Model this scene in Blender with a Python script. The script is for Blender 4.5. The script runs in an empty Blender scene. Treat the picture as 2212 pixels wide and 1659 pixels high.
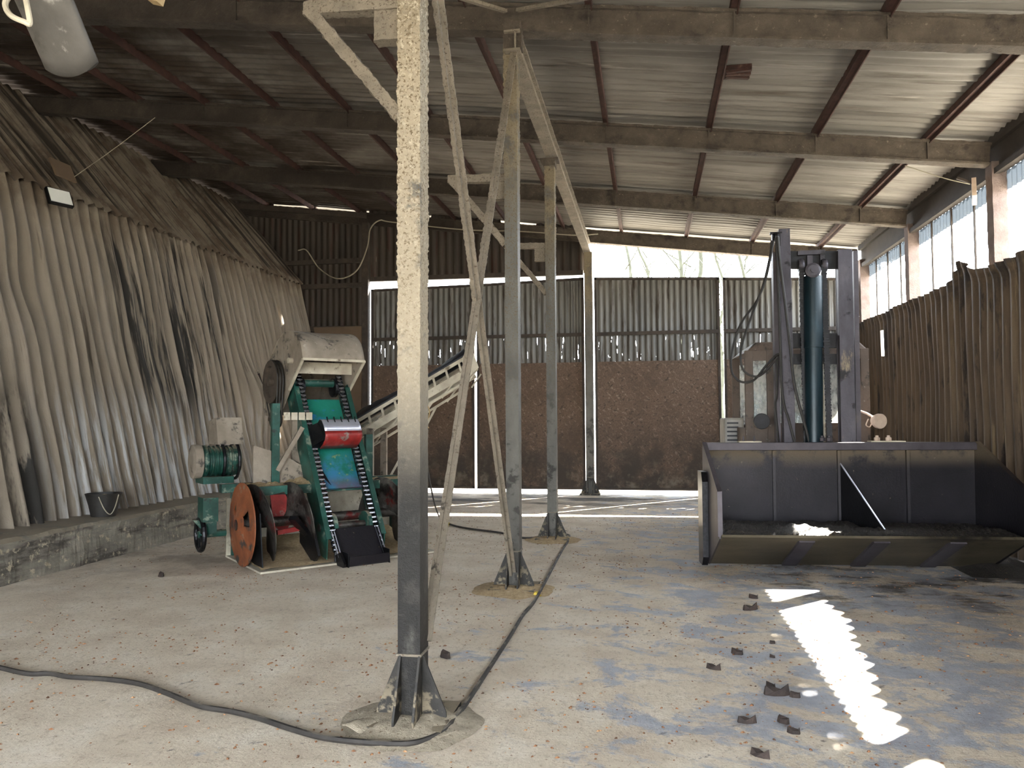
import bpy, bmesh, math, random
from mathutils import Vector, Matrix, noise
random.seed(7)
S = bpy.context.scene
C = S.collection
PI = math.pi
V = Vector

# ------------------------------------------------------------------ camera
FPX, PW, PH = 1661.0, 2212.0, 1659.0
EYE = V((0, 0, 1.6))
YAW, PITCH, ROLL = math.radians(10.0139), math.radians(2.4911), -0.006
RM = (Matrix.Rotation(YAW, 3, 'Z') @ Matrix.Rotation(PI/2 + PITCH, 3, 'X') @ Matrix.Rotation(ROLL, 3, 'Z'))
cd = bpy.data.cameras.new('camera'); cam = bpy.data.objects.new('camera', cd); C.objects.link(cam)
cd.sensor_width = 36.0; cd.lens = FPX / PW * 36.0; cd.clip_start = 0.05; cd.clip_end = 400
cam.matrix_world = Matrix.Translation(EYE) @ RM.to_4x4()
S.camera = cam

def ray(px, py): return RM @ V(((px - PW/2)/FPX, -(py - PH/2)/FPX, -1.0))
def atY(px, py, Y): d = ray(px, py); return EYE + d*(Y/d.y)
def atX(px, py, X): d = ray(px, py); return EYE + d*(X/d.x)
def atZ(px, py, Z): d = ray(px, py); return EYE + d*((Z-1.6)/d.z)

# ------------------------------------------------------------------ light
w = bpy.data.worlds.new('sky'); S.world = w; w.use_nodes = True
bg = w.node_tree.nodes['Background']; bg.inputs[0].default_value = (0.90, 0.95, 1.0, 1); bg.inputs[1].default_value = 7.0
sl = bpy.data.lights.new('sun', 'SUN'); sl.energy = 60; sl.angle = math.radians(0.6); sl.color = (1.0, 0.93, 0.82)
sun = bpy.data.objects.new('sun', sl); C.objects.link(sun)
sun.rotation_euler = V((-0.75, -0.78, -1.0)).to_track_quat('-Z', 'Y').to_euler(); sun.location = (20, 20, 25)
S.view_settings.view_transform = 'Standard'; S.view_settings.look = 'None'
S.view_settings.exposure = 1.7; S.view_settings.gamma = 1; S.view_settings.use_curve_mapping = False

# ------------------------------------------------------------------ materials
def hx(h):
    h = h.lstrip('#'); r = [int(h[i:i+2], 16)/255 for i in (0, 2, 4)]
    return tuple((c/12.92 if c <= .04045 else ((c+.055)/1.055)**2.4)*TONE for c in r) + (1,)
TONE = 1.0
class NT:
    def __init__(s, name):
        s.m = bpy.data.materials.new(name); s.m.use_nodes = True; s.t = s.m.node_tree
        s.b = s.t.nodes['Principled BSDF']; s.geo = s.n('ShaderNodeNewGeometry'); s.out = s.t.nodes['Material Output']
    def n(s, k, **kw):
        o = s.t.nodes.new(k)
        for a, v in kw.items(): setattr(o, a, v)
        return o
    def l(s, a, b): s.t.links.new(a, b)
    def pos(s, stretch=(1, 1, 1), rot=(0, 0, 0)):
        src = s.geo.outputs['Position']
        if any(rot):
            m0 = s.n('ShaderNodeMapping'); s.l(src, m0.inputs[0]); m0.inputs['Rotation'].default_value = rot; src = m0.outputs[0]
        mp = s.n('ShaderNodeMapping'); s.l(src, mp.inputs[0]); mp.inputs['Scale'].default_value = stretch
        return mp.outputs[0]
    def noise(s, sc, stretch=(1, 1, 1), detail=5, rough=.6, dist=0, rot=(0, 0, 0)):
        o = s.n('ShaderNodeTexNoise'); s.l(s.pos(stretch, rot), o.inputs['Vector'])
        o.inputs['Scale'].default_value = sc; o.inputs['Detail'].default_value = detail; o.inputs['Roughness'].default_value = rough
        o.inputs['Distortion'].default_value = dist
        return o.outputs[0]
    def rng(s, v, a, b, c=0, d=1, smooth=True):
        o = s.n('ShaderNodeMapRange'); o.interpolation_type = 'SMOOTHSTEP' if smooth else 'LINEAR'
        s.l(v, o.inputs['Value'])
        for i, x in zip(('From Min', 'From Max', 'To Min', 'To Max'), (a, b, c, d)): o.inputs[i].default_value = x
        return o.outputs[0]
    def math(s, op, a, b):
        o = s.n('ShaderNodeMath'); o.operation = op
        for i, x in enumerate((a, b)):
            if isinstance(x, (int, float)): o.inputs[i].default_value = x
            else: s.l(x, o.inputs[i])
        return o.outputs[0]
    def ramp(s, v, stops):
        o = s.n('ShaderNodeValToRGB'); e = o.color_ramp.elements
        while len(e) < len(stops): e.new(.5)
        for el, (p, c) in zip(e, stops): el.position = p; el.color = hx(c)
        s.l(v, o.inputs[0]); return o.outputs[0]
    def mix(s, f, a, b):
        o = s.n('ShaderNodeMix'); o.data_type = 'RGBA'
        if isinstance(f, float): o.inputs[0].default_value = f
        else: s.l(f, o.inputs[0])
        for i, x in ((6, a), (7, b)):
            if isinstance(x, str): o.inputs[i].default_value = hx(x)
            else: s.l(x, o.inputs[i])
        return o.outputs[2]
    def axis(s, i):
        o = s.n('ShaderNodeSeparateXYZ'); s.l(s.geo.outputs['Position'], o.inputs[0]); return o.outputs[i]
    def up(s):
        o = s.n('ShaderNodeSeparateXYZ'); s.l(s.geo.outputs['Normal'], o.inputs[0]); return o.outputs[2]
    def bump(s, h, st, dist=.02):
        o = s.n('ShaderNodeBump'); o.inputs['Strength'].default_value = st; o.inputs['Distance'].default_value = dist
        s.l(h, o.inputs['Height']); s.l(o.outputs[0], s.b.inputs['Normal'])

def mat(name, stops, sc=3, stretch=(1, 1, 1), rough=.85, metal=0.0, bump=.3, bsc=40, bdist=.01, layers=(), holes=None, detail=6, rot=(0, 0, 0)):
    """layers: (colour, noise scale, lo, hi, opts) opts: z=(z0,z1), up=(a,b), stretch, rough, metal"""
    t = NT(name)
    col = t.ramp(t.noise(sc, stretch, detail, rot=rot), stops)
    R = None; Mt = None
    for L in layers:
        c, ls, lo, hi = L[:4]; o = L[4] if len(L) > 4 else {}
        f = t.rng(t.noise(ls, o.get('stretch', (1, 1, 1)), 6, .65, rot=o.get('rot', (0, 0, 0))), lo, hi)
        for ax, k in ((0, 'x'), (1, 'y'), (2, 'z')):
            if k in o: f = t.math('MULTIPLY', f, t.rng(t.axis(ax), *o[k]))
            if k+'2' in o: f = t.math('MULTIPLY', f, t.rng(t.axis(ax), *o[k+'2']))
        if 'up' in o: f = t.math('MULTIPLY', f, t.rng(t.up(), *o['up']))
        col = t.mix(f, col, c)
        if 'rough' in o:
            a = t.n('ShaderNodeMix'); t.l(f, a.inputs[0])
            if R is None: a.inputs[2].default_value = rough
            else: t.l(R, a.inputs[2])
            a.inputs[3].default_value = o['rough']; R = a.outputs[0]
        if 'metal' in o:
            a = t.n('ShaderNodeMix'); t.l(f, a.inputs[0])
            if Mt is None: a.inputs[2].default_value = metal
            else: t.l(Mt, a.inputs[2])
            a.inputs[3].default_value = o['metal']; Mt = a.outputs[0]
    t.l(col, t.b.inputs['Base Color'])
    t.b.inputs['Roughness'].default_value = rough; t.b.inputs['Metallic'].default_value = metal
    if R is not None: t.l(R, t.b.inputs['Roughness'])
    if Mt is not None: t.l(Mt, t.b.inputs['Metallic'])
    if bump: t.bump(t.noise(bsc, detail=5, rough=.7), bump, bdist)
    if holes:
        hs, st, lo, hi, lim = holes
        f = t.rng(t.noise(hs, st, 3), lo, hi)
        for ax, a, b in lim: f = t.math('MULTIPLY', f, t.rng(t.axis(ax), a, b))
        tr = t.n('ShaderNodeBsdfTransparent'); mx = t.n('ShaderNodeMixShader')
        t.l(f, mx.inputs[0]); t.l(t.b.outputs[0], mx.inputs[1]); t.l(tr.outputs[0], mx.inputs[2]); t.l(mx.outputs[0], t.out.inputs[0])
    return t.m

DUST = '#a3967f'
def tone(k):                                 # overall lightness of the paints mixed below
    global TONE
    TONE = k
M = {}
# floor
t = NT('sawdusted_concrete')
base = t.ramp(t.noise(2.2, detail=8), [(.3, '#bfb09c'), (.5, '#d1c4b0'), (.7, '#dbd1c1')])
bare = t.ramp(t.noise(6, detail=6), [(.3, '#8f929c'), (.6, '#a5a8af'), (.8, '#bab9b6')])  # bare concrete, with the sky's reflection tinted into its blue-grey
fx = t.rng(t.axis(0), -3.2, 1.6, -.10, .085)
nb = t.noise(2.6, (.8, 1.1, 1), 10, .74, .4, rot=(0, 0, .3))
fb = t.rng(t.math('ADD', nb, fx), .53, .62)
col = t.mix(fb, base, bare)
gr = t.rng(t.noise(26, (1, .6, 1), 5, .7), .50, .70, 0, .45)
col = t.mix(gr, col, '#8b7c66')
col = t.mix(t.rng(t.noise(60, detail=3), .62, .70, 0, .8), col, '#7a5336')
col = t.mix(t.rng(t.noise(34, detail=4), .60, .72, 0, .4), col, '#d9d0be')
col = t.mix(t.rng(t.noise(13, (1, .35, 1), 5, .7, rot=(0, 0, .9)), .63, .70, 0, .75), col, '#4e4a4a')
# wet, dark tracks at the rear doors and around the loader bucket
dk = t.math('MULTIPLY', t.rng(t.noise(1.3, (.5, 1.6, 1), 7, .7), .44, .60), t.rng(t.axis(1), 13.2, 14.6))
col = t.mix(dk, col, '#37322e')
dk = t.math('MULTIPLY', t.rng(t.noise(1.6, (1, 1.4, 1), 7, .7), .47, .62, 0, .9), t.math('MULTIPLY', t.rng(t.axis(1), 6.2, 7.4), t.rng(t.axis(0), .1, 1.6)))
col = t.mix(dk, col, '#3b352f')
dk = t.math('MULTIPLY', t.rng(t.noise(.8, (1, 1, 1), 6, .7), .42, .62, 0, .6), t.math('MULTIPLY', t.rng(t.axis(1), 5.8, 8.2), t.rng(t.axis(0), -2.5, -5.0)))
col = t.mix(dk, col, '#6c6154')
t.l(col, t.b.inputs['Base Color'])
ro = t.n('ShaderNodeMix'); t.l(fb, ro.inputs[0]); ro.inputs[2].default_value = .92; ro.inputs[3].default_value = .5; t.l(ro.outputs[0], t.b.inputs['Roughness'])
t.bump(t.math('ADD', t.noise(45, detail=6, rough=.75), t.math('MULTIPLY', t.noise(5, detail=5), 1.5)), .55, .02)
M['floor'] = t.m

tone(.66)
M['roof'] = mat('dull_zinc_roof_sheet', [(.3, '#716d67'), (.5, '#88847d'), (.7, '#9d9993')], sc=1.0, stretch=(.35, 3.2, 1), rough=.55, metal=.15, bump=.15,
    layers=[('#5b534a', 2.2, .5, .75, dict(stretch=(.3, 3.5, 1))), ('#3d332b', 1.1, .25, .60, dict(x=(-1.5, -6.0))), ('#655a4f', 9, .55, .75, dict(stretch=(.12, 6, 1))), ('#b3aea6', 5, .60, .72, dict(stretch=(.10, 5, 1)))])  # left side browned by some dirt but mostly by painted shade
M['beam'] = mat('dust_coated_beam', [(.3, '#4d443b'), (.6, '#62584d'), (.8, '#746a5e')], sc=5, rough=.95, bump=.9, bsc=26, bdist=.03,
    layers=[('#8d8372', 24, .60, .72), ('#332b25', 3, .5, .7), ('#352d27', 1, .2, .6, dict(x=(-1.5, -6.0)))])  # beams also darken to the left as painted shade
M['purlin'] = mat('rusty_red_purlin', [(.3, '#38211c'), (.6, '#4f312a'), (.8, '#634940')], sc=8, rough=.85, bump=.4)
M['column'] = mat('dust_crusted_steel', [(.3, '#5b5a55'), (.6, '#74726b'), (.8, '#8a867b')], sc=4, stretch=(1, 1, .4), rough=.55, metal=.3, bump=.6, bsc=60, bdist=.012,
    layers=[('#23211f', 5, .24, .46, dict(z=(1.85, 1.2), y2=(6.0, 5.0), stretch=(1, 1, .5))), ('#3a3733', 6, .50, .62, dict(z=(2.4, 1.2))),
            ('#b3a791', 3, .30, .44, dict(z=(1.1, 2.1), y2=(6.0, 5.0), rough=.95, metal=0.0)),
            ('#8f836d', 3, .35, .5, dict(z=(3.3, 4.2), rough=.95, metal=0.0)),
            ('#c9bda6', 40, .52, .62, dict(z=(1.0, 3.4), y2=(6.0, 5.0), rough=.95)), ('#7a6b54', 70, .53, .62, dict(z=(1.2, 3.0), rough=.95)), ('#52473a', 42, .60, .68, dict(z=(2.0, 4.0), rough=.95))])
M['brace'] = mat('dusty_brace', [(.3, '#82796b'), (.6, '#9b907f'), (.8, '#afa390')], sc=6, rough=.9, bump=.8, bsc=50, bdist=.02,
    layers=[('#5b4f40', 60, .57, .66, dict(z=(2.4, 3.6))), ('#4a443c', 9, .60, .7, dict(z=(3.0, 1.0))), ('#6e6250', 40, .58, .66)])
M['plate'] = mat('black_base_steel', [(.3, '#1f1d1b'), (.6, '#35322e'), (.8, '#4a4640')], sc=8, rough=.6, metal=.3, bump=.3,
    layers=[(DUST, 12, .5, .6, dict(z=(.30, .08), rough=.95)), (DUST, 9, .35, .5, dict(up=(.4, .9), rough=.95))])
RL, RU = (0, math.radians(13.1), 0), (0, math.radians(41.3), 0)
M['lwall'] = mat('mud_dusted_sheeting', [(.25, '#7b6f60'), (.5, '#908575'), (.75, '#a09484')], sc=1.6, stretch=(1, 3.0, .35), rough=.85, bump=.5, bsc=70, rot=RL,
    layers=[('#5a5044', 5, .58, .72, dict(stretch=(1, 4, .12), rot=RL)), ('#a89d8c', 4, .60, .72, dict(stretch=(1, 5, .12), rot=RL)),
            ('#b9b9b8', 5, .46, .58, dict(z=(2.3, 1.2), y=(7.4, 8.6), y2=(14, 11), stretch=(1, 4, .16), rot=RL, rough=.45, metal=.35)),
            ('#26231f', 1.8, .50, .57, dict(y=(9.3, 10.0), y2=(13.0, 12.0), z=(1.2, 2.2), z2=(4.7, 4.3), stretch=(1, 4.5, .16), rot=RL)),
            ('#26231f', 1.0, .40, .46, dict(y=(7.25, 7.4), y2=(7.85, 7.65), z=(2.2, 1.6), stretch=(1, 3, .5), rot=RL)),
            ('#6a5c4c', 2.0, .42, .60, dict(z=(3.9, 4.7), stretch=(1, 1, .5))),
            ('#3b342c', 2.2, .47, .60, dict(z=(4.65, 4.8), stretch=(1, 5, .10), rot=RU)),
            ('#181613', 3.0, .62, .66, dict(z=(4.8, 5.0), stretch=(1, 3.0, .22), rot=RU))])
M['ledge'] = mat('old_concrete_ledge', [(.3, '#6b665c'), (.55, '#8a8477'), (.8, '#a39b8b')], sc=3, stretch=(1, .6, 3), rough=.9, bump=.7, bsc=30,
    layers=[('#4a443d', 2.5, .48, .62, dict(up=(.6, .2), stretch=(1, .4, 2))), ('#b2a68e', 14, .56, .66), ('#9a8e7a', 3, .3, .5, dict(up=(.5, .9)))])
tone(.40)
M['bwall'] = mat('dark_rusted_cladding', [(.3, '#3c342d'), (.55, '#50463c'), (.8, '#665a4d')], sc=2, stretch=(2.5, 1, .35), rough=.7, metal=.1, bump=.3,
    layers=[('#4d2f22', 4, .54, .66, dict(stretch=(2.5, 1, .25))), ('#9a9284', 5, .66, .72, dict(stretch=(3, 1, .2)))],
    holes=(5, (1, 1, 1), .80, .805, ()))
tone(.66)
M['dclad'] = mat('grey_door_cladding', [(.3, '#5b5a57'), (.55, '#73716c'), (.8, '#8b8881')], sc=2, stretch=(3, 1, .3), rough=.5, metal=.25, bump=.15,
    layers=[('#4a4038', 5, .52, .66, dict(stretch=(3, 1, .3)))],
    holes=(3, (9, 1, .9), .675, .685, ((2, 2.72, 2.74), (2, 3.30, 3.26))))
M['osb'] = mat('dirty_strand_board', [(.3, '#5d4b3f'), (.5, '#6d5a4c'), (.7, '#7d6959')], sc=30, stretch=(1, 1, 1), rough=.85, bump=.25, bsc=60, detail=3,
    layers=[('#92806f', 20, .56, .62, dict(stretch=(1, 1, .45), rot=(0, .7, 0))), ('#4d3f35', 24, .58, .64, dict(stretch=(.45, 1, 1), rot=(0, .5, 0))), ('#5a4a3e', 1.6, .45, .75), ('#453d36', 2.5, .3, .6, dict(z=(1.7, .5))), ('#7d7466', 3, .5, .65, dict(z=(1.0, .2)))])
M['ply'] = mat('brown_plywood', [(.3, '#5d4c3b'), (.6, '#6b5946')], sc=2, rough=.8, bump=.1)
M['frame'] = mat('dark_rusty_frame', [(.3, '#2e2824'), (.6, '#473d35'), (.8, '#5c5046')], sc=6, rough=.8, bump=.4)
tone(.60)
M['rwall'] = mat('brown_dusty_sheet', [(.25, '#4c3f32'), (.5, '#6a5947'), (.75, '#86735b')], sc=1.8, stretch=(1, 2.6, .35), rough=.6, metal=.15, bump=.35, bsc=60,
    layers=[('#a08c6c', 4, .54, .68, dict(stretch=(1, 3, .18), y=(13.5, 10))), ('#352c25', 3, .55, .66, dict(stretch=(1, 2, .4))), ('#2f2a28', 2, .4, .6, dict(z=(2.9, 3.4)))])  # paler streaks towards the near end paint in a golden sheen
M['fascia'] = mat('dark_boarding', [(.3, '#352f2b'), (.6, '#453d37')], sc=4, rough=.85, bump=.3)
M['post'] = mat('mauve_brown_post', [(.3, '#776761'), (.6, '#8c7c76'), (.8, '#9c8d86')], sc=6, rough=.9, bump=.6, bsc=30, bdist=.02)
tone(.55)
M['green'] = mat('green_machine_paint', [(.3, '#153f37'), (.5, '#1f5549'), (.75, '#35766a')], sc=5, rough=.42, bump=.12, bsc=70,
    layers=[('#8f9c8a', 7, .56, .66, dict(rough=.8)), (DUST, 6, .33, .5, dict(up=(.6, .95), rough=.95)), ('#2c2a26', 6, .6, .7)])
tone(.75)
M['slide'] = mat('green_slide_paint', [(.3, '#12604f'), (.5, '#187361'), (.75, '#278471')], sc=4, rough=.35, bump=.08, bsc=60,
    layers=[('#2b6fae', 6, .56, .63, dict(z=(1.5, 1.7))), ('#33759a', 4, .40, .6, dict(z=(1.25, 1.02))), ('#84905a', 11, .58, .66, dict(z=(1.25, 1.1), z2=(.75, .9))), ('#5b5468', 5, .35, .52, dict(z=(.95, .78)))])
M['hood'] = mat('dusty_hood_steel', [(.3, '#857a6b'), (.55, '#9c9182'), (.8, '#b3a99b')], sc=4, rough=.85, bump=.4, bsc=50,
    layers=[('#4f4a44', 6, .55, .66), ('#cfc4b4', 9, .6, .7, dict(up=(.2, .7)))])
M['darkmetal'] = mat('dark_oily_steel', [(.3, '#17181b'), (.6, '#26272b'), (.8, '#3a3a3d')], sc=6, rough=.4, metal=.6, bump=.25)
tone(1.0)
M['dustydark'] = mat('dusty_dark_iron', [(.3, '#332c25'), (.6, '#4a4138'), (.8, '#6b5f50')], sc=6, rough=.9, bump=.4)
M['chain'] = mat('polished_chain_steel', [(.3, '#5b5b60'), (.7, '#a9abb2')], sc=30, rough=.25, metal=.9, bump=0)
M['chainside'] = mat('black_chain_plate', [(.3, '#141416'), (.7, '#2c2c30')], sc=30, rough=.35, metal=.6, bump=0)
M['chrome'] = mat('worn_bright_steel', [(.3, '#b4b6c8'), (.7, '#dcdeea')], sc=4, rough=.36, metal=.7, bump=.1)
tone(.7)
M['red'] = mat('worn_red_paint', [(.3, '#7e1d1c'), (.6, '#a52b28'), (.8, '#b9605a')], sc=9, rough=.45, bump=.2, layers=[('#8a8078', 7, .58, .66)])
M['orange'] = mat('rust_orange_paint', [(.3, '#7c4326'), (.55, '#96552f'), (.8, '#a86a48')], sc=6, rough=.7, bump=.3, layers=[('#3c3836', 3.5, .5, .58, dict(z=(.75, .3))), ('#8b8478', 6, .58, .68)])
M['augersteel'] = mat('scoured_auger_steel', [(.3, '#3a3735'), (.6, '#6a6660'), (.8, '#8f8a82')], sc=6, rough=.45, metal=.5, bump=.2, layers=[('#6e1c1a', 4, .56, .62, dict(z=(.3, .5))), ('#26221f', 5, .45, .6)])
tone(1.0)
M['sawdust'] = mat('tan_sawdust', [(.3, '#a58d69'), (.6, '#c2ab85'), (.8, '#d3c0a0')], sc=25, rough=1, bump=1, bsc=90, bdist=.02, layers=[('#7a5c40', 60, .58, .66)])
M['greydust'] = mat('grey_floor_dust', [(.3, '#a69a85'), (.6, '#bfb39d'), (.8, '#d0c5b0')], sc=20, rough=1, bump=1, bsc=90, bdist=.02, layers=[('#75664f', 60, .58, .66)])
tone(.85)
M['conv'] = mat('cream_conveyor_frame', [(.3, '#a59c8a'), (.6, '#c2baa6'), (.8, '#d2cbb9')], sc=6, rough=.75, bump=.25, layers=[('#6e6455', 8, .58, .7)])
M['belt'] = mat('black_rubber_belt', [(.3, '#1d2026'), (.6, '#2c3038'), (.8, '#464a52')], sc=5, rough=.5, bump=.4, bsc=20, bdist=.02)
M['rubber'] = mat('black_rubber', [(.3, '#161514'), (.7, '#2b2926')], sc=9, rough=.6, bump=.3, layers=[('#6a6256', 9, .56, .68, dict(up=(.3, .9)))])
M['cable'] = mat('dusty_black_cable', [(.3, '#24211f'), (.7, '#3d3935')], sc=14, rough=.7, bump=0, layers=[('#8a8275', 5, .45, .62, dict(up=(.5, .95)))])
tone(.7)
M['mast'] = mat('purple_grey_mast_steel', [(.3, '#3f3c42'), (.6, '#545159'), (.8, '#6b686c')], sc=5, stretch=(1, 1, .4), rough=.5, metal=.4, bump=.3, layers=[('#8d8069', 7, .58, .68, dict(stretch=(1, 1, .3))), ('#1d1b1e', 5, .55, .65)])
M['teal'] = mat('black_teal_cylinder', [(.3, '#111f25'), (.6, '#1a3039'), (.8, '#2a4753')], sc=4, stretch=(1, 1, .4), rough=.35, metal=.3, bump=.15, layers=[('#7b8c94', 8, .62, .70, dict(z=(2.6, 3.1)))])
M['cab'] = mat('dirty_brown_cab_paint', [(.3, '#5a4c42'), (.6, '#6f5f53'), (.8, '#867567')], sc=4, rough=.6, bump=.3, layers=[('#2b2726', 4, .54, .66), ('#b5aea4', 7, .62, .7)])
M['cowl'] = mat('pale_engine_cover', [(.3, '#9c9993'), (.7, '#c4c1ba')], sc=5, rough=.5, bump=.1)
tone(.48)
M['bucket'] = mat('soiled_bucket_steel', [(.3, '#232128'), (.55, '#2e2b33'), (.8, '#3d3a40')], sc=2.2, rough=.42, metal=.45, bump=.3,
    layers=[('#7a6c58', 2.6, .36, .50, dict(z=(1.00, 1.22), rough=.8, metal=0.0)), ('#8d8272', 16, .66, .72)])
tone(.65)
M['buckettrim'] = mat('grey_bucket_edge_steel', [(.3, '#4a454b'), (.6, '#5d585e'), (.8, '#746c68')], sc=4, rough=.5, metal=.4, bump=.2)
M['bucketlow'] = mat('scraped_bucket_belly', [(.3, '#57503f'), (.55, '#6e6553'), (.8, '#8c826d')], sc=2, stretch=(.6, 1, 3), rough=.4, metal=.5, bump=.2, layers=[('#2a2723', 1.4, .45, .58, dict(x=(1.9, 3.0)))])
M['compost'] = mat('wet_black_compost', [(.3, '#1f1b18'), (.6, '#3a342e'), (.8, '#6b6359')], sc=30, rough=.5, bump=1, bsc=60, bdist=.03, layers=[('#a48d66', 50, .62, .68)])
M['tyre'] = M['rubber']
tone(.33)
M['pvc'] = mat('grey_worn_chute_metal', [(.3, '#77736d'), (.55, '#8b8781'), (.8, '#a7a39c')], sc=5, rough=.55, metal=.25, bump=.25, bsc=18, layers=[('#c9c5bd', 6, .60, .68), ('#5a554e', 4, .58, .7)])
tone(.8)
M['wood'] = mat('cut_pale_wood', [(.3, '#a58c62'), (.7, '#c6ae83')], sc=12, stretch=(1, 1, 4), rough=.8, bump=.3)
M['wirem'] = mat('pale_wire', [(.3, '#8d8675'), (.7, '#a79f8c')], sc=5, rough=.7, bump=0)
M['lampw'] = mat('floodlight_white_diffuser', [(.3, '#dfe2dc'), (.7, '#eceee8')], sc=3, rough=.3, bump=0)
M['lampc'] = mat('worklamp_pale_shell', [(.3, '#b39d8a'), (.7, '#d2bfae')], sc=8, rough=.5, bump=.1)
M['bark'] = mat('dark_bark', [(.3, '#231c1a'), (.7, '#44362f')], sc=20, rough=.8, bump=.6)
M['tree'] = mat('mossy_tree_bark', [(.3, '#24261a'), (.6, '#33362a'), (.8, '#454638')], sc=6, rough=.9, bump=.3)
M['ground'] = mat('pale_gravel_yard', [(.3, '#8d877a'), (.7, '#a9a396')], sc=3, rough=.95, bump=.3)
M['rust'] = mat('flaking_rust', [(.3, '#24130f'), (.6, '#43261d'), (.8, '#6f5a4c')], sc=14, rough=.9, bump=.8)
tone(1.0)
def glass(name, tint, rough, opac, glossy, dcol='#cdd0d0', tcol='#d9d4c8'):
    t = NT(name); t.t.nodes.remove(t.b)
    tr = t.n('ShaderNodeBsdfTransparent'); tr.inputs[0].default_value = tint
    gl = t.n('ShaderNodeBsdfGlossy'); gl.inputs['Roughness'].default_value = rough
    df = t.n('ShaderNodeBsdfDiffuse'); df.inputs[0].default_value = hx(dcol)
    tl = t.n('ShaderNodeBsdfTranslucent'); tl.inputs[0].default_value = hx(tcol)
    m1 = t.n('ShaderNodeMixShader'); m1.inputs[0].default_value = glossy; t.l(tr.outputs[0], m1.inputs[1]); t.l(gl.outputs[0], m1.inputs[2])
    md = t.n('ShaderNodeMixShader'); md.inputs[0].default_value = .5; t.l(df.outputs[0], md.inputs[1]); t.l(tl.outputs[0], md.inputs[2])
    m2 = t.n('ShaderNodeMixShader'); t.l(t.rng(t.noise(5, (1, 1, .6), 7, .7), opac[0], opac[1], opac[2], opac[3]), m2.inputs[0])
    t.l(m1.outputs[0], m2.inputs[1]); t.l(md.outputs[0], m2.inputs[2]); t.l(m2.outputs[0], t.out.inputs[0])
    return t.m
M['pane'] = glass('thin_window_glass', (.96, .97, .98, 1), .1, (.4, .9, .0, .06), .04)
M['dirtyglass'] = glass('dust_smeared_cab_glass', (.85, .93, .97, 1), .08, (.40, .58, .30, .9), .10)
M['fibre'] = glass('translucent_fibreglass_sheet', (.03, .035, .04, 1), .3, (.2, .5, .5, .9), .03, '#4a4d50', '#23272b')

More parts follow.
